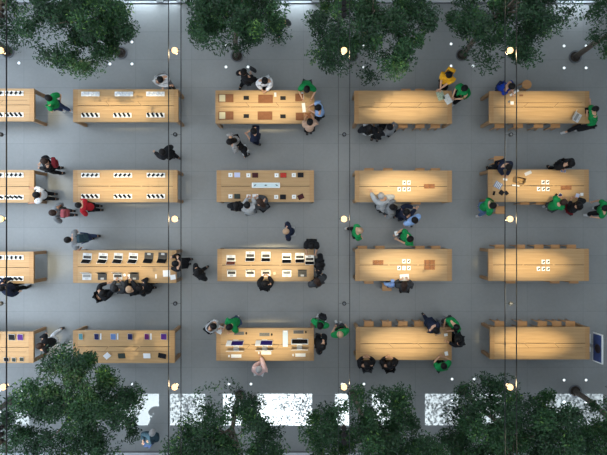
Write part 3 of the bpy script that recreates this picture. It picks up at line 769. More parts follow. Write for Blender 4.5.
def keyboard(px, py, rot, mat, label):
    p = W(px, py, ZT)
    o = thing('keyboard', label, 'keyboard', (p.x, p.y, ZI), rot, 'computer keyboards')
    ks = MB()
    for i in range(10):
        for j in range(4): ks.box((-.157 + .035 * i, -.038 + .026 * j, .0145), (.028, .019, .004))
    put_parts(o, [('keyboard_base', slab('keyboard_base', .38, .125, .012, mat)), ('key_set', cached('ks' + mat.name, lambda: ks.mesh('key_set', KEYS if mat is GREYAL else WHITE)))])
    o2 = link('mouse', cached('mouse' + mat.name, lambda: MB().sph((0, 0, .014), .03, (1, 1.7, .5)).mesh('mouse', BLACK if mat is GREYAL else WHITE)), None)
    s = 1 if rot == 0 else -1
    o2.location = (p.x - s * .27 * (1 if rot == 0 else 1), p.y, ZI)
    tag(o2, 'small mouse beside the ' + label.replace('slim ', ''), 'mouse', 'computer mice')
keyboard(239.0, 333.2, PI, GREYAL, 'slim dark keyboard, upper left of the ' + t32)
keyboard(264.5, 334.4, PI, GREYAL, 'slim dark keyboard, upper middle of the ' + t32)
keyboard(298.5, 332, PI, GREYAL, 'slim dark keyboard, upper right of the ' + t32)
keyboard(236.3, 356, 0, WHITE, 'slim white keyboard, lower left of the ' + t32)
keyboard(266.2, 352.9, 0, SILVER, 'slim silver keyboard by pink-shirted shopper\'s hand, ' + t32)
keyboard(300.4, 355, 0, WHITE, 'slim white keyboard, lower right of the ' + t32)
p = W(285.4, 338.4, ZT)
o = thing('sign_board', 'upright pale blue board between computers on the ' + t32, 'sign', (p.x, p.y, ZI))
put_parts(o, [('panel', MB().box((0, 0, .03), (.19, .60, .035), bev=.004).mesh('panel', M('pale_blue_panel', rgb(168, 192, 212), .35))), ('foot', MB().box((0, 0, .006), (.14, .4, .012)).mesh('foot', SILVER)),
              ('cap', MB().box((0, -.26, .05), (.16, .06, .006)).box((0, .27, .05), (.13, .05, .006)).mesh('cap', WHITE))])
# bottom row right table: papers near the people
t33 = TNm(3, 3)
paper(445.8, 334.8, .13, .10, R(10), 'small white card at the right end of the ' + t33)
paper(446.3, 353.6, .12, .15, R(12), 'little white box by the lower green-shirted person, ' + t33)
paper(437.4, 332.6, .22, .16, R(20), 'grey booklet under the navy-clad leaning person, ' + t33, mat=GREYAL)

# the display board right of the bottom far-right table
def board():
    x0 = W(592.2, 346, .5)
    t = thing('display_screen', 'upright screen in white frame beside the bottom-row far-right table', 'screen', (x0.x, x0.y, 0))
    rot = Euler((0, R(6), 0)); c = Vector((.03, 0, .80))
    link('frame', MB().box(c, (.05, 1.10, .50), rot, bev=.01).mesh('frame', WHITE), t)
    n = rot.to_matrix() @ Vector((-1, 0, 0))
    mt = M('blue_picture', rgb(62, 78, 128), .5, var=.35, scale=3)
    d = link('display', MB().box(c + n * .027, (.004, 1.0, .42), rot).mesh('display', mt), t)
    fg = MB()
    fg.sph(c + n * .030 + Vector((0, -.02, .02)), .16, (.02, 1.1, 1.0), rot); fg.sph(c + n * .030 + Vector((.0, .13, -.05)), .14, (.02, .9, .9), rot)
    fg.sph(c + n * .030 + Vector((0, -.2, -.12)), .10, (.02, 1.0, 1.0), rot)
    link('dark_blot', fg.mesh('dark_blot', M('dark_brown_picture', rgb(50, 42, 44), .4)), d)
    link('stand', MB().box((.05, 0, .24), (.04, .12, .48)).mesh('stand', SILVER), t)
    link('foot', MB().box((.05, 0, .01), (.36, .70, .02), bev=.004).mesh('foot', SILVER), t)
board()

# ------------------------------------------------------------------ people
SKIN = M('skin', rgb(200, 156, 128), .55)
SKIN2 = M('skin_tan', rgb(168, 122, 94), .55)
EYEM = M('eye_dark', rgb(30, 24, 22), .3); LIP = M('lips', rgb(160, 92, 84), .5)
CLOTH = {'green': rgb(22, 128, 70), 'black': rgb(24, 26, 30), 'navy': rgb(28, 36, 56), 'white': rgb(214, 218, 222), 'grey': rgb(118, 122, 126), 'dgrey': rgb(58, 61, 65),
         'red': rgb(164, 34, 44), 'blue': rgb(28, 66, 176), 'lblue': rgb(136, 168, 214), 'yellow': rgb(226, 168, 40), 'jeans': rgb(52, 66, 96), 'ljeans': rgb(88, 112, 150), 'pink': rgb(214, 182, 178),
         'beige': rgb(188, 158, 138), 'teal': rgb(44, 64, 74), 'lgrey': rgb(170, 174, 178), 'rose': rgb(158, 84, 92), 'khaki': rgb(120, 106, 84), 'wine': rgb(112, 30, 38), 'stripe': rgb(150, 150, 150)}
def cloth(k): return M('cloth_' + k, CLOTH[k], .85, spec=.2, var=.16 if k not in ('stripe',) else .5, scale=11)
HAIR = {'black': M('hair_black', rgb(16, 15, 17), .6, spec=.2), 'brown': M('hair_brown', rgb(50, 36, 30), .6, spec=.2), 'grey': M('hair_grey', rgb(150, 150, 152), .6), 'fair': M('hair_fair', rgb(170, 140, 112), .5),
        'cap_blue': M('cap_blue', rgb(120, 150, 205), .7), 'cap_green': M('cap_green', rgb(24, 120, 66), .7)}
PENDING = []
def skin_obj(name, verts, edges, radii, mat, parent):
    me = bpy.data.meshes.new(name); bm = bmesh.new(); lay = bm.verts.layers.skin.verify()
    vs = [bm.verts.new(v) for v in verts]
    for v, r in zip(vs, radii): v[lay].radius = (r, r)
    vs[0][lay].use_root = True
    for a, b in edges: bm.edges.new((vs[a], vs[b]))
    bm.to_mesh(me); bm.free()
    o = link(name, me, parent)
    m = o.modifiers.new('skin', 'SKIN'); m.use_smooth_shade = True; m.branch_smoothing = .3
    s = o.modifiers.new('sub', 'SUBSURF'); s.levels = 2; s.render_levels = 2
    PENDING.append([o, mat, None])
    return o
def ik(a, b, l1, l2, hint):
    d = b - a; L = min(d.length, (l1 + l2) * .995); L = max(L, abs(l1 - l2) + .02)
    dn = d.normalized(); b = a + dn * L
    x = (l1 * l1 - l2 * l2 + L * L) / (2 * L); hgt = math.sqrt(max(1e-6, l1 * l1 - x * x))
    h = hint - dn * hint.dot(dn); h.normalize()
    return a + dn * x + h * hgt, b
def clear_of_tables(v, m):
    for (cx, cy, L, D) in TABLE.values():
        ox, oy = L / 2 + m - abs(v.x - cx), D / 2 + m - abs(v.y - cy)
        if ox > 0 and oy > 0:
            if ox < oy: v.x += ox * (1 if v.x > cx else -1)
            else: v.y += oy * (1 if v.y > cy else -1)
    return v
def person(label, head, face, top='black', legs='black', hair='black', feet=None, hands=None, sit=False, h=1.76, sleeve='long', long_hair=False, coat=False, skin=None, pack=None, pitch=None, hip=None, group=None, hairobj=True, walk=0.0):
    sk = skin or SKIN; k = h / 1.72
    fdeg = R(face); fw = Vector((math.cos(fdeg), math.sin(fdeg), 0)); rt = Vector((fw.y, -fw.x, 0)); UPV = Vector((0, 0, 1))
    hz = .93 * k if not sit else .68
    zh = (hz + .66 * k)
    hd = W(head[0], head[1], zh)
    if hip is not None: hp = W(hip[0], hip[1], hz)
    elif sit: hp = hd - fw * .16 * k
    elif feet and len(feet) == 2:
        f0, f1 = W(*feet[0], .06), W(*feet[1], .06); m = (f0 + f1) / 2
        hp = Vector((m.x, m.y, hz)); 
        dd = Vector((hd.x - hp.x, hd.y - hp.y, 0))
        if dd.length > .45: hp = Vector((hd.x, hd.y, hz)) - dd.normalized() * .45
    else: hp = hd - fw * .10 * k
    hp.z = hz
    clear_of_tables(hp, .17 if not sit else .10)
    tl = .68 * k
    dd = Vector((hd.x - hp.x, hd.y - hp.y, 0)); dl = min(dd.length, .60 * k)
    if dd.length > 1e-6: dd = dd.normalized() * dl
    hd = hp + dd + UPV * math.sqrt(tl * tl - dl * dl)
    hd_top_ratio = 1
    # feet
    if sit: fpos = [hp + fw * .30 - UPV * (hz - .30) + rt * s * .11 for s in (-1, 1)]
    elif feet and len(feet) == 2: fpos = [W(*feet[0], .08), W(*feet[1], .08)]
    else: fpos = [Vector((hp.x, hp.y, .08)) + rt * s * .11 + fw * (s * walk * .30) for s in (-1, 1)]
    if not sit and feet:
        # left/right assignment by side
        if (fpos[0] - hp).dot(rt) > (fpos[1] - hp).dot(rt): fpos.reverse()
        mx = max((f - hp).xy.length for f in fpos); leg = .86 * k
        if mx < leg * .99:
            zneed = .08 + math.sqrt(leg * leg - mx * mx)
            if zneed < hp.z: dz = hp.z - zneed; hp.z -= dz; hd.z -= dz
        else:
            hp.z = .45; hd.z = hp.z + math.sqrt(tl * tl - dl * dl)
    if not sit: fpos = [clear_of_tables(f, .08) for f in fpos]
    root_loc = Vector(((fpos[0].x + fpos[1].x) / 2, (fpos[0].y + fpos[1].y) / 2, 0))
    spine = (hd - hp).normalized()
    chest = hp + spine * .36 * k; shc = hp + spine * .455 * k; neck = hp + spine * .53 * k
    side = rt
    sh = [shc + side * s * .19 * k - spine * .01 for s in (-1, 1)]
    # head axis
    tilt = R(pitch if pitch is not None else 12)
    hax = (spine * .5 + UPV * .5).normalized(); hax = (hax * math.cos(tilt) + fw * math.sin(tilt)).normalized()
    hf = (fw - hax * fw.dot(hax)).normalized(); hs = hf.cross(hax).normalized()
    h0 = neck + hax * .05 * k; hc = neck + hax * .135 * k; h2 = neck + hax * .20 * k
    # arms
    elb, hnd = [], []
    for i, s in enumerate((-1, 1)):
        tgt = None
        if hands and len(hands) > i and hands[i]: tgt = W(hands[i][0], hands[i][1], hands[i][2] if len(hands[i]) > 2 else .97)
        if tgt is None: tgt = sh[i] + rt * s * .09 - UPV * .50 * k + fw * (.08 - s * walk * .2)
        e, t = ik(sh[i], tgt, .28 * k, .27 * k, (rt * s * .8 - UPV * .8 - fw * .35))
        elb.append(e); hnd.append(t)
    kne, ank = [], []
    hips = [hp + rt * s * .085 * k - spine * .03 for s in (-1, 1)]
    for i in (0, 1):
        e, t = ik(hips[i], fpos[i], .43 * k, .43 * k, fw + UPV * .05)
        kne.append(e); ank.append(t)
    toe = []
    for i in (0, 1):
        dv = fw * .16 * k; toe.append(ank[i] + dv - UPV * .035)
    root = thing('person', label, 'person', root_loc, 0, group)
    Lc = lambda v: v - root_loc
    wr = [hnd[i] for i in (0, 1)]
    hd_dir = [(hnd[i] - elb[i]).normalized() for i in (0, 1)]
    palm = [hnd[i] + hd_dir[i] * .06 for i in (0, 1)]
    V = [hp, hp + spine * .2 * k, chest, shc, neck, h0, hc, h2, sh[0], elb[0], wr[0], palm[0], sh[1], elb[1], wr[1], palm[1], hips[0], kne[0], ank[0], toe[0], hips[1], kne[1], ank[1], toe[1]]
    Rr = [.115, .10, .115, .09, .05, .062, .088, .060, .062, .043, .027, .034, .062, .043, .027, .034, .085, .055, .038, .034, .085, .055, .038, .034]
    Rr = [x * k for x in Rr]
    E = [(0, 1), (1, 2), (2, 3), (3, 4), (4, 5), (5, 6), (6, 7), (3, 8), (8, 9), (9, 10), (10, 11), (3, 12), (12, 13), (13, 14), (14, 15), (0, 16), (16, 17), (17, 18), (18, 19), (0, 20), (20, 21), (21, 22), (22, 23)]
    bo = skin_obj('body', [Lc(v) for v in V], E, Rr, sk, root)
    # fingers and face are welded into the body mesh when it is baked
    ex = MB()
    for i, s in enumerate((-1, 1)):
        d = hd_dir[i]; across = d.cross(UPV)
        if across.length < .2: across = d.cross(fw)
        across.normalize(); dn = across.cross(d).normalized()
        if dn.dot(UPV - fw * .2) > 0: dn = -dn
        for j, (o_, l_) in enumerate(((-.030, .060), (-.010, .072), (.010, .067), (.029, .052))):
            b = Lc(palm[i]) + across * o_ + d * .012
            ex.tube([b, b + d * l_ * .55 + dn * .006, b + d * l_ * .95 + dn * .026], [.0095, .0085, .006], 5)
        b = Lc(palm[i]) - across * s * .026 - d * .02
        ex.tube([b, b - across * s * .028 + d * .022, b - across * s * .034 + d * .052 + dn * .012], [.011, .0095, .007], 5)
    hcL = Lc(hc); mtr = Matrix((hs, hf, hax)).transposed()
    q = mtr.to_euler()
    ex.sph(hcL + hf * .092 * k - hax * .012, .017, (.8, 1.1, 1.5), q, 0, 6, 5)
    for s in (-1, 1):
        ex.sph(hcL + hs * s * .088 * k - hax * .01, .024, (.4, .8, 1.2), q, 0, 6, 5)
        ex.sph(hcL + hs * s * .032 * k + hf * .082 * k + hax * .012, .012, (1.2, .6, .7), q, 1, 6, 5)
    ex.sph(hcL + hf * .080 * k - hax * .05, .018, (1.2, .5, .4), q, 2, 6, 5)
    PENDING[-1][2] = ex
    # clothes
    cl = cloth(top)
    ins = .018
    tv = [hp - spine * (.10 if not coat else .02) * k, hp + spine * .16 * k, chest, shc - spine * .01, sh[0], sh[0].lerp(elb[0], .82 if sleeve == 'short' else 1.0)]
    te = [(0, 1), (1, 2), (2, 3), (3, 4), (4, 5)]; trd = [.19, .18, .198, .158, .125, .092]
    last = 5
    if sleeve == 'long': tv.append(elb[0].lerp(wr[0], .92)); trd.append(.064); te.append((5, 6)); last = 6
    a = len(tv); tv += [sh[1], sh[1].lerp(elb[1], .82 if sleeve == 'short' else 1.0)]; trd += [.125, .092]; te += [(3, a), (a, a + 1)]
    if sleeve == 'long': tv.append(elb[1].lerp(wr[1], .92)); trd.append(.064); te.append((a + 1, a + 2))
    skin_obj('coat' if coat else 'shirt', [Lc(v) for v in tv], te, [x * k for x in trd], cl, root)
    if coat:
        m = (kne[0] + kne[1]) / 2
        skin_obj('coat_skirt', [Lc(v) for v in (hp + spine * .06, hp.lerp(m, .35), hp.lerp(m, .85))], [(0, 1), (1, 2)], [.15 * k, .17 * k, .19 * k], cl, root)
    ll = cloth(legs)
    pv = [hp + spine * .02, hips[0], kne[0], ank[0] + (kne[0] - ank[0]) * .10, hips[1], kne[1], ank[1] + (kne[1] - ank[1]) * .10]
    skin_obj('trousers', [Lc(v) for v in pv], [(0, 1), (1, 2), (2, 3), (0, 4), (4, 5), (5, 6)], [x * k for x in (.145, .118, .088, .068, .118, .088, .068)], ll, root)
    shoe = M('shoe_dark', rgb(30, 31, 34), .5) if top != 'green' else M('shoe_white', rgb(190, 194, 198), .5)
    for i in (0, 1):
        mb = MB(); c = Lc(ank[i]) + fw * .055
        c.z = max(c.z - .03, .052)
        e = Euler((0, 0, math.atan2(fw.y, fw.x)))
        mb.sph(c, .06, (2.35, .92, .86), e, 0, 12, 8)
        mb.box(c - UPV * .042, (.25, .09, .016), e, 0, .006)
        link('shoe', mb.mesh('shoe', shoe), root)
    if hairobj:
        mb = MB(); hm = HAIR[hair]
        mb.sph(hcL - hf * .012 + hax * .022, .124 * k, (.95, 1.06, 1.0), q, 0, 14, 10)
        kill = [v for v in mb.bm.verts if (v.co - hcL).dot(hax) < -.035 and (v.co - hcL).dot(hf) > -.03 or ((v.co - hcL).dot(hf) > .07 and (v.co - hcL).dot(hax) < .03)]
        bmesh.ops.delete(mb.bm, geom=kill, context='VERTS')
        if long_hair:
            mb.tube([hcL - hf * .04 + hax * .05, hcL - hf * .095 - hax * .06, Lc(neck) - fw * .115 - spine * .06, Lc(neck) - fw * .125 - spine * .22], [.085, .10, .095, .05], 10)
        nm = 'cap' if hair.startswith('cap') else 'hair'
        if nm == 'cap': mb.box(hcL + hf * .12 + hax * .05, (.13, .10, .012), q, 0, .004)
        link(nm, mb.mesh(nm, hm), root)
    if pack:
        pc, plabel = pack
        c = chest - fw * (.25 * k) + spine * .0
        o = thing('backpack', plabel, 'bag', (c.x, c.y, c.z - .2), 0)
        e = (Matrix((rt, fw, UPV)).transposed()).to_euler()
        rr = spine.rotation_difference(UPV).inverted().to_matrix() @ Matrix((rt, fw, UPV)).transposed(); e = rr.to_euler()
        O = Vector((0, 0, .2))
        link('bag_body', MB().box(O, (.30, .15, .42), e, bev=.045).mesh('bag_body', cloth(pc)), o)
        link('front_pocket', MB().box(O + rr @ Vector((0, -.09, -.07)), (.22, .06, .20), e, bev=.022).mesh('front_pocket', cloth(pc)), o)
        st = MB()
        for s in (-1, 1):
            st.tube([O + rr @ Vector((s * .09, .06, .19)), O + rr @ Vector((s * .12, .20, .19)), O + rr @ Vector((s * .13, .33, .10))], .016, 5)
        link('strap', st.mesh('strap', cloth('dgrey')), o)
    return dict(root=root, hands=hnd, chest=chest, fw=fw, rt=rt, hp=hp)

def handbag(px, py, z, rot, mat, label, w_=.30, d_=.13, h_=.24):
    p = W(px, py, z + h_ * .5)
    o = thing('handbag', label, 'bag', (p.x, p.y, z), rot)
    link('bag_body', MB().box((0, 0, h_ / 2), (w_, d_, h_), bev=.03).mesh('bag_body', mat), o)
    link('handle', MB().tube([(-.09, 0, h_ - .01), (-.07, 0, h_ + .12), (.07, 0, h_ + .12), (.09, 0, h_ - .01)], .01, 6).mesh('handle', BLACK), o)
    return o

P = person
# --- left edge and left tables
P('person in green shirt and jeans walking between the two top-row tables on the left', (49.5, 98), 155, 'green', 'jeans', feet=((71, 111), (63, 110.5)), hands=((52, 108, 1.0), (60, 100, .95)), sleeve='short')
P('person in black jacket standing right of the second-row leftmost table, legs to the right', (45, 160.5), 190, 'black', 'black', 'brown', feet=((61, 167.5), (62.5, 173)), hands=((38, 168, 1.0), (40, 163, 1.1)), coat=False, pack=('wine', 'dark red and black backpack on the black-jacketed person at the left'))
P('person in white shirt, both arms raised over the second-row leftmost table', (37.5, 195), 180, 'white', 'black', 'black', feet=((55, 194), (56, 199)), hands=((29, 203.5, 1.1), (30, 187.5, 1.1)), sleeve='short', skin=SKIN2)
P('person in grey coat with a pink backpack, walking left below the white-shirted one', (53.5, 213), 175, 'grey', 'dgrey', 'brown', feet=((73, 211), (75, 215)), pack=('rose', 'pinkish red backpack on the grey-coated walker'))
P('person in red top and black trousers walking left, below the second-row left table', (78, 205), 178, 'red', 'black', 'black', feet=((100, 206), (101, 210)), hands=((84, 212, .9), (84, 205, .85)), h=1.6)
P('person in grey shirt with teal backpack walking left above the third-row left table', (66.5, 240), 185, 'grey', 'jeans', 'black', feet=((98, 236), (92, 238.5)), hands=((81, 248, 1.0), None), sleeve='short', pack=('teal', 'dark teal backpack on the grey-shirted walker'))
P('person in a black coat striding between the top two left tables', (163, 152.5), 150, 'black', 'black', 'black', feet=((179, 158), (173, 157)), hands=((152.5, 150.5, 1.0), (170, 148, .9)), coat=True)
P('white-shirted person with black hair at the upper right end of the top-row left table', (160, 79.5), 300, 'white', 'grey', 'black', feet=((168, 86), (172, 85)), hands=((164, 86, 1.02), (170, 85.5, 1.02)))
P('person in black bent over the laptop at the right end of the third-row left table', (175.5, 263.5), 180, 'black', 'black', 'black', feet=((191, 259), (189, 264)), hands=((171, 268, 1.0), (172, 257, 1.0)))
P('person in flared black coat, alone in the aisle right of the third-row left table', (198, 272.5), 215, 'black', 'black', 'black', feet=((207, 267), (203, 276)), coat=True, long_hair=True)
P('person in black with glossy black hair, leftmost of the group below the third-row left table', (102, 293.5), 40, 'black', 'black', 'black', feet=((110, 291), (108, 296)), hands=((108, 283, 1.0), (114, 286, 1.0)), skin=SKIN)
P('person in grey top, middle of the group below the third-row left table', (115.8, 289), 90, 'dgrey', 'black', 'black', hands=((116, 280, 1.0), (121, 281, 1.0)))
P('pale-haired person in black reaching over the table, below the third-row left table', (129.3, 289.5), 100, 'black', 'black', 'fair', hands=((127, 279, .99), (131, 280, 1.0)), hip=(135, 291))
P('person in long black coat, rightmost of the group below the third-row left table', (140, 288), 170, 'black', 'black', 'black', coat=True, h=1.6)
handbag(147.5, 289.5, .0, R(80), BLACK and M('black_leather', rgb(28, 29, 32), .5), 'black hooped bag on the floor right of the black-coated group, third row', .34, .16, .36)
P('dark-clad person cut by the left photo edge, below the third-row leftmost table', (1.5, 288), 30, 'navy', 'black', 'black')
P('person in black shirt and white trousers striding beside the bottom-row leftmost table', (39.5, 346), 195, 'black', 'white', 'brown', feet=((62, 328.5), (63, 345)), hands=((42, 350, 1.0), (43, 339, 1.1)), hip=(52, 342), sleeve='short')
# --- centre column
P('person in black with a stride and a bag, above the top-row centre table', (243, 71.5), 60, 'black', 'black', 'black', feet=((240, 87.5), (256, 82.5)), hands=(None, (251, 74, 1.0)), hip=(247, 80))
handbag(253, 69.5, .7, R(-30), cloth('dgrey'), 'dark grey tote in the hand of the striding person above the top-row centre table', .26, .10, .26)
P('person in black and white at the upper edge of the top-row centre table', (265, 80.5), 270, 'white', 'black', 'black', hands=((266, 91, .99), (262, 90, .99)), hip=(265, 82))
P('person in black and white patterned clothes standing left, below the top-row centre table', (230, 142), 200, 'stripe', 'black', 'black', feet=((240, 147), (238, 142)), long_hair=True)
P('child in black walking beside the patterned person, below the top-row centre table', (241, 148), 210, 'black', 'white', 'black', h=1.3)
P('person in dark navy shirt looking at a phone, below the top-row centre table', (254.5, 131), 165, 'navy', 'navy', 'black', feet=((257, 141), (259, 144)), hands=((247, 135, 1.1), (248, 132, 1.1)), sleeve='short')
P('green-shirted person with both arms on the upper right of the top-row centre table', (307, 88), 265, 'green', 'dgrey', 'black', hands=((312, 98, .98), (302, 98, .98)), sleeve='short', hip=(307, 84.5), pitch=30)
P('person in pale blue shirt at the right end of the top-row centre table', (318.5, 107.5), 190, 'lblue', 'black', 'black', hip=(320, 113), feet=((318, 120), (320, 118)), hands=((309, 110, .99), (310, 106, .99)), sleeve='short')
P('person in beige top with black hair at the lower right of the top-row centre table', (310, 122.5), 95, 'beige', 'black', 'black', feet=((307, 133), (311, 132)), hands=((306, 116, 1.0), (312, 115, 1.0)), sleeve='short')
P('long black-haired woman, leftmost of three below the second-row centre table', (237, 205.5), 85, 'black', 'black', 'black', long_hair=True, hip=(236.5, 207))
P('person in pale grey coat between two dark-haired shoppers below the second-row centre table', (247, 205), 100, 'lgrey', 'grey', 'black', hip=(250, 211), hands=((248, 197, .99), (252, 198, .99)))
P('brown-haired person, rightmost of three below the second-row centre table', (260, 201.5), 130, 'dgrey', 'black', 'brown', hip=(264, 206), hands=((255, 199, .99), (258, 196, .99)), long_hair=True)
P('person in navy jacket standing alone between second and third-row centre tables', (286, 231.3), 185, 'navy', 'lgrey', 'fair', hip=(291, 231.5), h=1.65)
P('person in black top leaning over the white laptop, upper right of the third-row centre table', (311.5, 245.3), 268, 'black', 'black', 'black', hands=((315.5, 254, .98), (307, 254, .98)), sleeve='short', hip=(311.5, 243))
P('person in black with round black hair, right end of the third-row centre table', (319.5, 264.5), 175, 'black', 'black', 'black', hip=(320, 264.5), long_hair=True)
P('dark grey clad person, lower right corner of the third-row centre table', (317, 281.3), 120, 'dgrey', 'dgrey', 'brown', hip=(318, 282), long_hair=True)
P('person in black typing on a laptop from below the third-row centre table', (265, 284), 90, 'black', 'black', 'black', hands=((263.5, 276, .98), (268, 276, .98)), hip=(265, 286))
P('person in grey and black at the upper left corner of the bottom-row centre table', (213, 326), 320, 'lgrey', 'black', 'black', hands=((216, 330, 1.0), (219, 329, 1.0)), hip=(209, 328), feet=((207, 330), (209, 324)))
P('green-shirted person kneeling on the upper left of the bottom-row centre table', (229, 327.5), 215, 'green', 'jeans', 'black', feet=((237.5, 317.5), (229, 320.5)), hands=((230, 333, 1.0), (223, 330, 1.0)), hip=(236, 322), sleeve='short')
P('green-shirted person with a black apron, upper right of the bottom-row centre table', (320.5, 325), 250, 'green', 'white', 'black', feet=((318, 316), (320, 319)), sleeve='short', pack=('black', 'black shoulder pack on the green-shirted person right of the computers'))
P('green-shirted person holding white papers, standing in the aisle by the bottom-row right table', (340, 335), 110, 'green', 'dgrey', 'fair', feet=((337, 325), (342, 326)), hands=((334.5, 328, 1.2), None), sleeve='short')
P('person in black patterned clothes at the right end of the bottom-row centre table', (323, 347), 160, 'black', 'black', 'black', hip=(320, 344), coat=True)
P('pink-shirted person reaching to a keyboard from below the bottom-row centre table', (259, 369.5), 85, 'pink', 'white', 'grey', hands=((262, 361, 1.0), (260.5, 355.5, .97)), hip=(259, 371))
paper(213.6 + 6, 329.6, .24, .30, R(-25), 'white framed tablet at the upper left corner of the bottom-row centre table', mat=PAPER)
# --- right column
P('yellow-shirted person with yellow backpack, above the top-row right table', (449.5, 74), 240, 'yellow', 'black', 'black', feet=((443, 88), (447, 87)), hands=((438, 90.5, .97), (440, 91, .97)), hip=(445, 80), sleeve='short', pack=('yellow', 'bright yellow backpack on the yellow-shirted person'))
P('green-shirted person kneeling at the right end of the top-row right table', (464.5, 88), 215, 'green', 'black', 'black', feet=((454.5, 103.5), (456, 98)), hands=((456, 99, .95), (453, 96, .99)), hip=(461, 94), sleeve='short')
P('sitter in black and white, left one below the top-row right table', (369.5, 128.5), 90, 'black', 'white', 'black', sit=True, long_hair=True, hip=(368, 131))
P('sitter in grey, right one below the top-row right table', (390, 127.5), 130, 'grey', 'black', 'black', sit=True, hip=(389.5, 131.5))
P('crouching person in black between the sitters below the top-row right table', (380.3, 130.5), 80, 'black', 'black', 'black', h=1.45)
P('person in pale grey top reaching over the lower left of the second-row right table', (382, 196), 120, 'lgrey', 'lgrey', 'grey', hip=(384, 202), hands=((371, 192, 1.0), (388, 197, 1.0)), pitch=30)
P('grey-clad person with black hair, just below the second-row right table', (393.5, 207), 175, 'grey', 'dgrey', 'black', hip=(388, 210), feet=((384, 212), (388, 214)), long_hair=True)
P('person in navy stretching an arm right, between second-row right table and green shirts', (406, 212), 20, 'navy', 'navy', 'black', feet=((395, 217), (400, 220)), hands=((414, 208, 1.25), (417.5, 207.5, 1.2)), hip=(401, 214))
P('pale blue shirted person with black hair below the second-row right table', (414.3, 219.5), 300, 'lblue', 'lgrey', 'black', hip=(411, 221), feet=((407, 221), (410, 223)), sleeve='short')
P('green-shirted person with dark boots walking, left above the third-row right table', (358.5, 230.5), 10, 'green', 'black', 'fair', feet=((346.5, 228.5), (351.5, 229)), hands=((362, 238, 1.0), None), hip=(356, 233), sleeve='short', pitch=25)
P('green-shirted person holding something white, above the third-row right table', (411, 239), 200, 'green', 'dgrey', 'black', hip=(404, 236.5), feet=((401, 233), (403, 238)), hands=((398, 240, 1.1), (396, 234, 1.1)), sleeve='short')
paper(395, 233.2, .12, .16, R(15), 'white sheet in the hands of the green-shirted person above the third-row right table', z=1.12)
P('brown-haired person in dark grey, seated reading at the third-row right table', (404, 285), 90, 'dgrey', 'black', 'brown', sit=True, hip=(404, 288.5), hands=((400.5, 279.5, .96), (408, 279.5, .96)), long_hair=True)
P('small child in a pale blue cap beside the reading person, third row', (392.5, 284.5), 90, 'lblue', 'jeans', 'cap_blue', h=1.15)
P('navy-clad person stretched over the upper edge of the bottom-row right table', (435, 329.5), 310, 'navy', 'navy', 'black', feet=((423.5, 314.5), (427, 318)), hands=((437, 334, .97), (440, 331, .97)), hip=(430, 323), pitch=30)
P('green-shirted person with grey bag at the upper right corner of the bottom-row right table', (457, 327.5), 225, 'green', 'dgrey', 'black', hip=(451, 321), feet=((444, 318), (449, 322)), hands=((448, 331, 1.0), (444, 326, 1.0)), sleeve='short')
handbag(442, 320, .0, R(20), cloth('grey'), 'grey rucksack on the floor by the upper green-shirted person, bottom-row right table', .34, .2, .38)
P('person in black at the right end of the bottom-row right table, arm on it', (458.5, 338.5), 185, 'black', 'black', 'black', hands=((448, 342, .98), None), hip=(460, 340.5), h=1.72)
P('black-clad sitter, left one below the bottom-row right table', (367, 364.5), 92, 'black', 'dgrey', 'black', sit=True, hip=(367, 368), hands=((364, 357, .96), (369, 357, .96)), long_hair=True)
P('black-clad sitter, right one below the bottom-row right table', (389.5, 364.5), 95, 'black', 'black', 'black', sit=True, hip=(389.5, 368), hands=((386.5, 357, .96), (392, 358, .96)))
P('green-shirted sitter below the right part of the bottom-row right table', (444, 366), 110, 'green', 'black', 'black', sit=True, hip=(440.5, 367), hands=((439, 357, .97), (445, 357.5, .97)), sleeve='short')
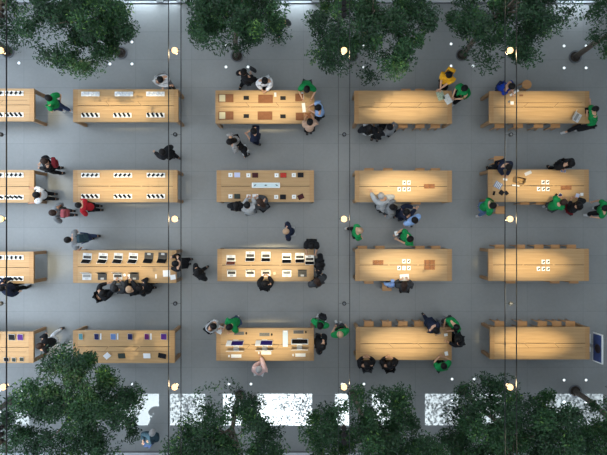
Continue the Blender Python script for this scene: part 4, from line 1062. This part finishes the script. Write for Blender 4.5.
# --- far right column
P('bright blue shirted person leaning at the upper left of the top-row far-right table', (513.5, 84.5), 330, 'blue', 'jeans', 'black', hip=(502.5, 86.5), feet=((499, 86), (502, 82)), hands=((513, 93, .98), (511, 90.5, .99)), sleeve='short', pitch=20)
P('green-shirted person in a long lunge at the right end of the top-row far-right table', (602, 105), 195, 'green', 'black', 'black', feet=((566, 132), (580, 129)), hands=((587, 113, 1.0), (590, 101.5, 1.0)), hip=(593, 122), sleeve='short')
P('navy-clad sitter over the upper left of the second-row far-right table', (508.5, 166), 285, 'navy', 'black', 'black', hip=(500, 164), hands=((507, 176, .98), (503, 175, .98)), pitch=30)
P('standing dark-clad person above the second-row far-right table, using a small tablet', (571.5, 163), 300, 'black', 'black', 'black', hip=(561, 164), feet=((549, 166.5), (556, 165)), hands=((565, 168.5, .99), (561.5, 169, .99)))
P('green-shirted person left of the second-row far-right table, reaching to its corner', (493, 205.5), 10, 'green', 'ljeans', 'black', feet=((478, 216), (480, 206)), hip=(484, 207), hands=((497, 205, 1.0), None), sleeve='short')
P('green-shirted person below the second-row far-right table, left of the woman in black', (563, 202.5), 30, 'green', 'dgrey', 'brown', hip=(552.5, 205.5), feet=((545, 206), (549, 208)), hands=((560, 197, .98), (566, 198, .98)), sleeve='short', pitch=25)
P('long dark-haired woman in black and red, right below the second-row far-right table', (581, 204.5), 140, 'black', 'wine', 'black', hip=(573, 209), feet=((569, 210), (571, 214)), hands=((571, 200, 1.0), (577, 198, 1.0)), long_hair=True)
P('green-shirted person cut by the right photo edge, striding left', (607, 208), 180, 'green', 'black', 'black', feet=((589, 215), (598, 208)), hip=(603, 210), sleeve='short')
# --- top and bottom
P('person half hidden under leaves of the top tree, walking right of its crown', (282, 22), 110, 'dgrey', 'navy', 'black', feet=((279, 37), (281, 33)))
P('grey-haired person in a blue coat at the bottom between two trees', (149, 437), 80, 'blue' if False else 'teal', 'jeans', 'grey', hip=(147, 444), feet=((145, 442), (148, 446)), hands=((143, 441, 1.0), (150, 441, 1.0)), coat=True)

# bake skinned surfaces, weld fingers and face into the bodies
bpy.context.view_layer.update()
dg = bpy.context.evaluated_depsgraph_get()
baked = [bpy.data.meshes.new_from_object(o.evaluated_get(dg)) for o, _, _ in PENDING]
for (o, mat, ex), me in zip(PENDING, baked):
    o.modifiers.clear()
    if ex is not None:
        bm = bmesh.new(); bm.from_mesh(me)
        tmp = ex.mesh('tmp'); bm.from_mesh(tmp)
        bm.to_mesh(me); bm.free(); bpy.data.meshes.remove(tmp)
    me.materials.clear(); me.materials.append(mat)
    if ex is not None: me.materials.append(EYEM); me.materials.append(LIP)
    me.name = o.name.split('.')[0]; o.data = me
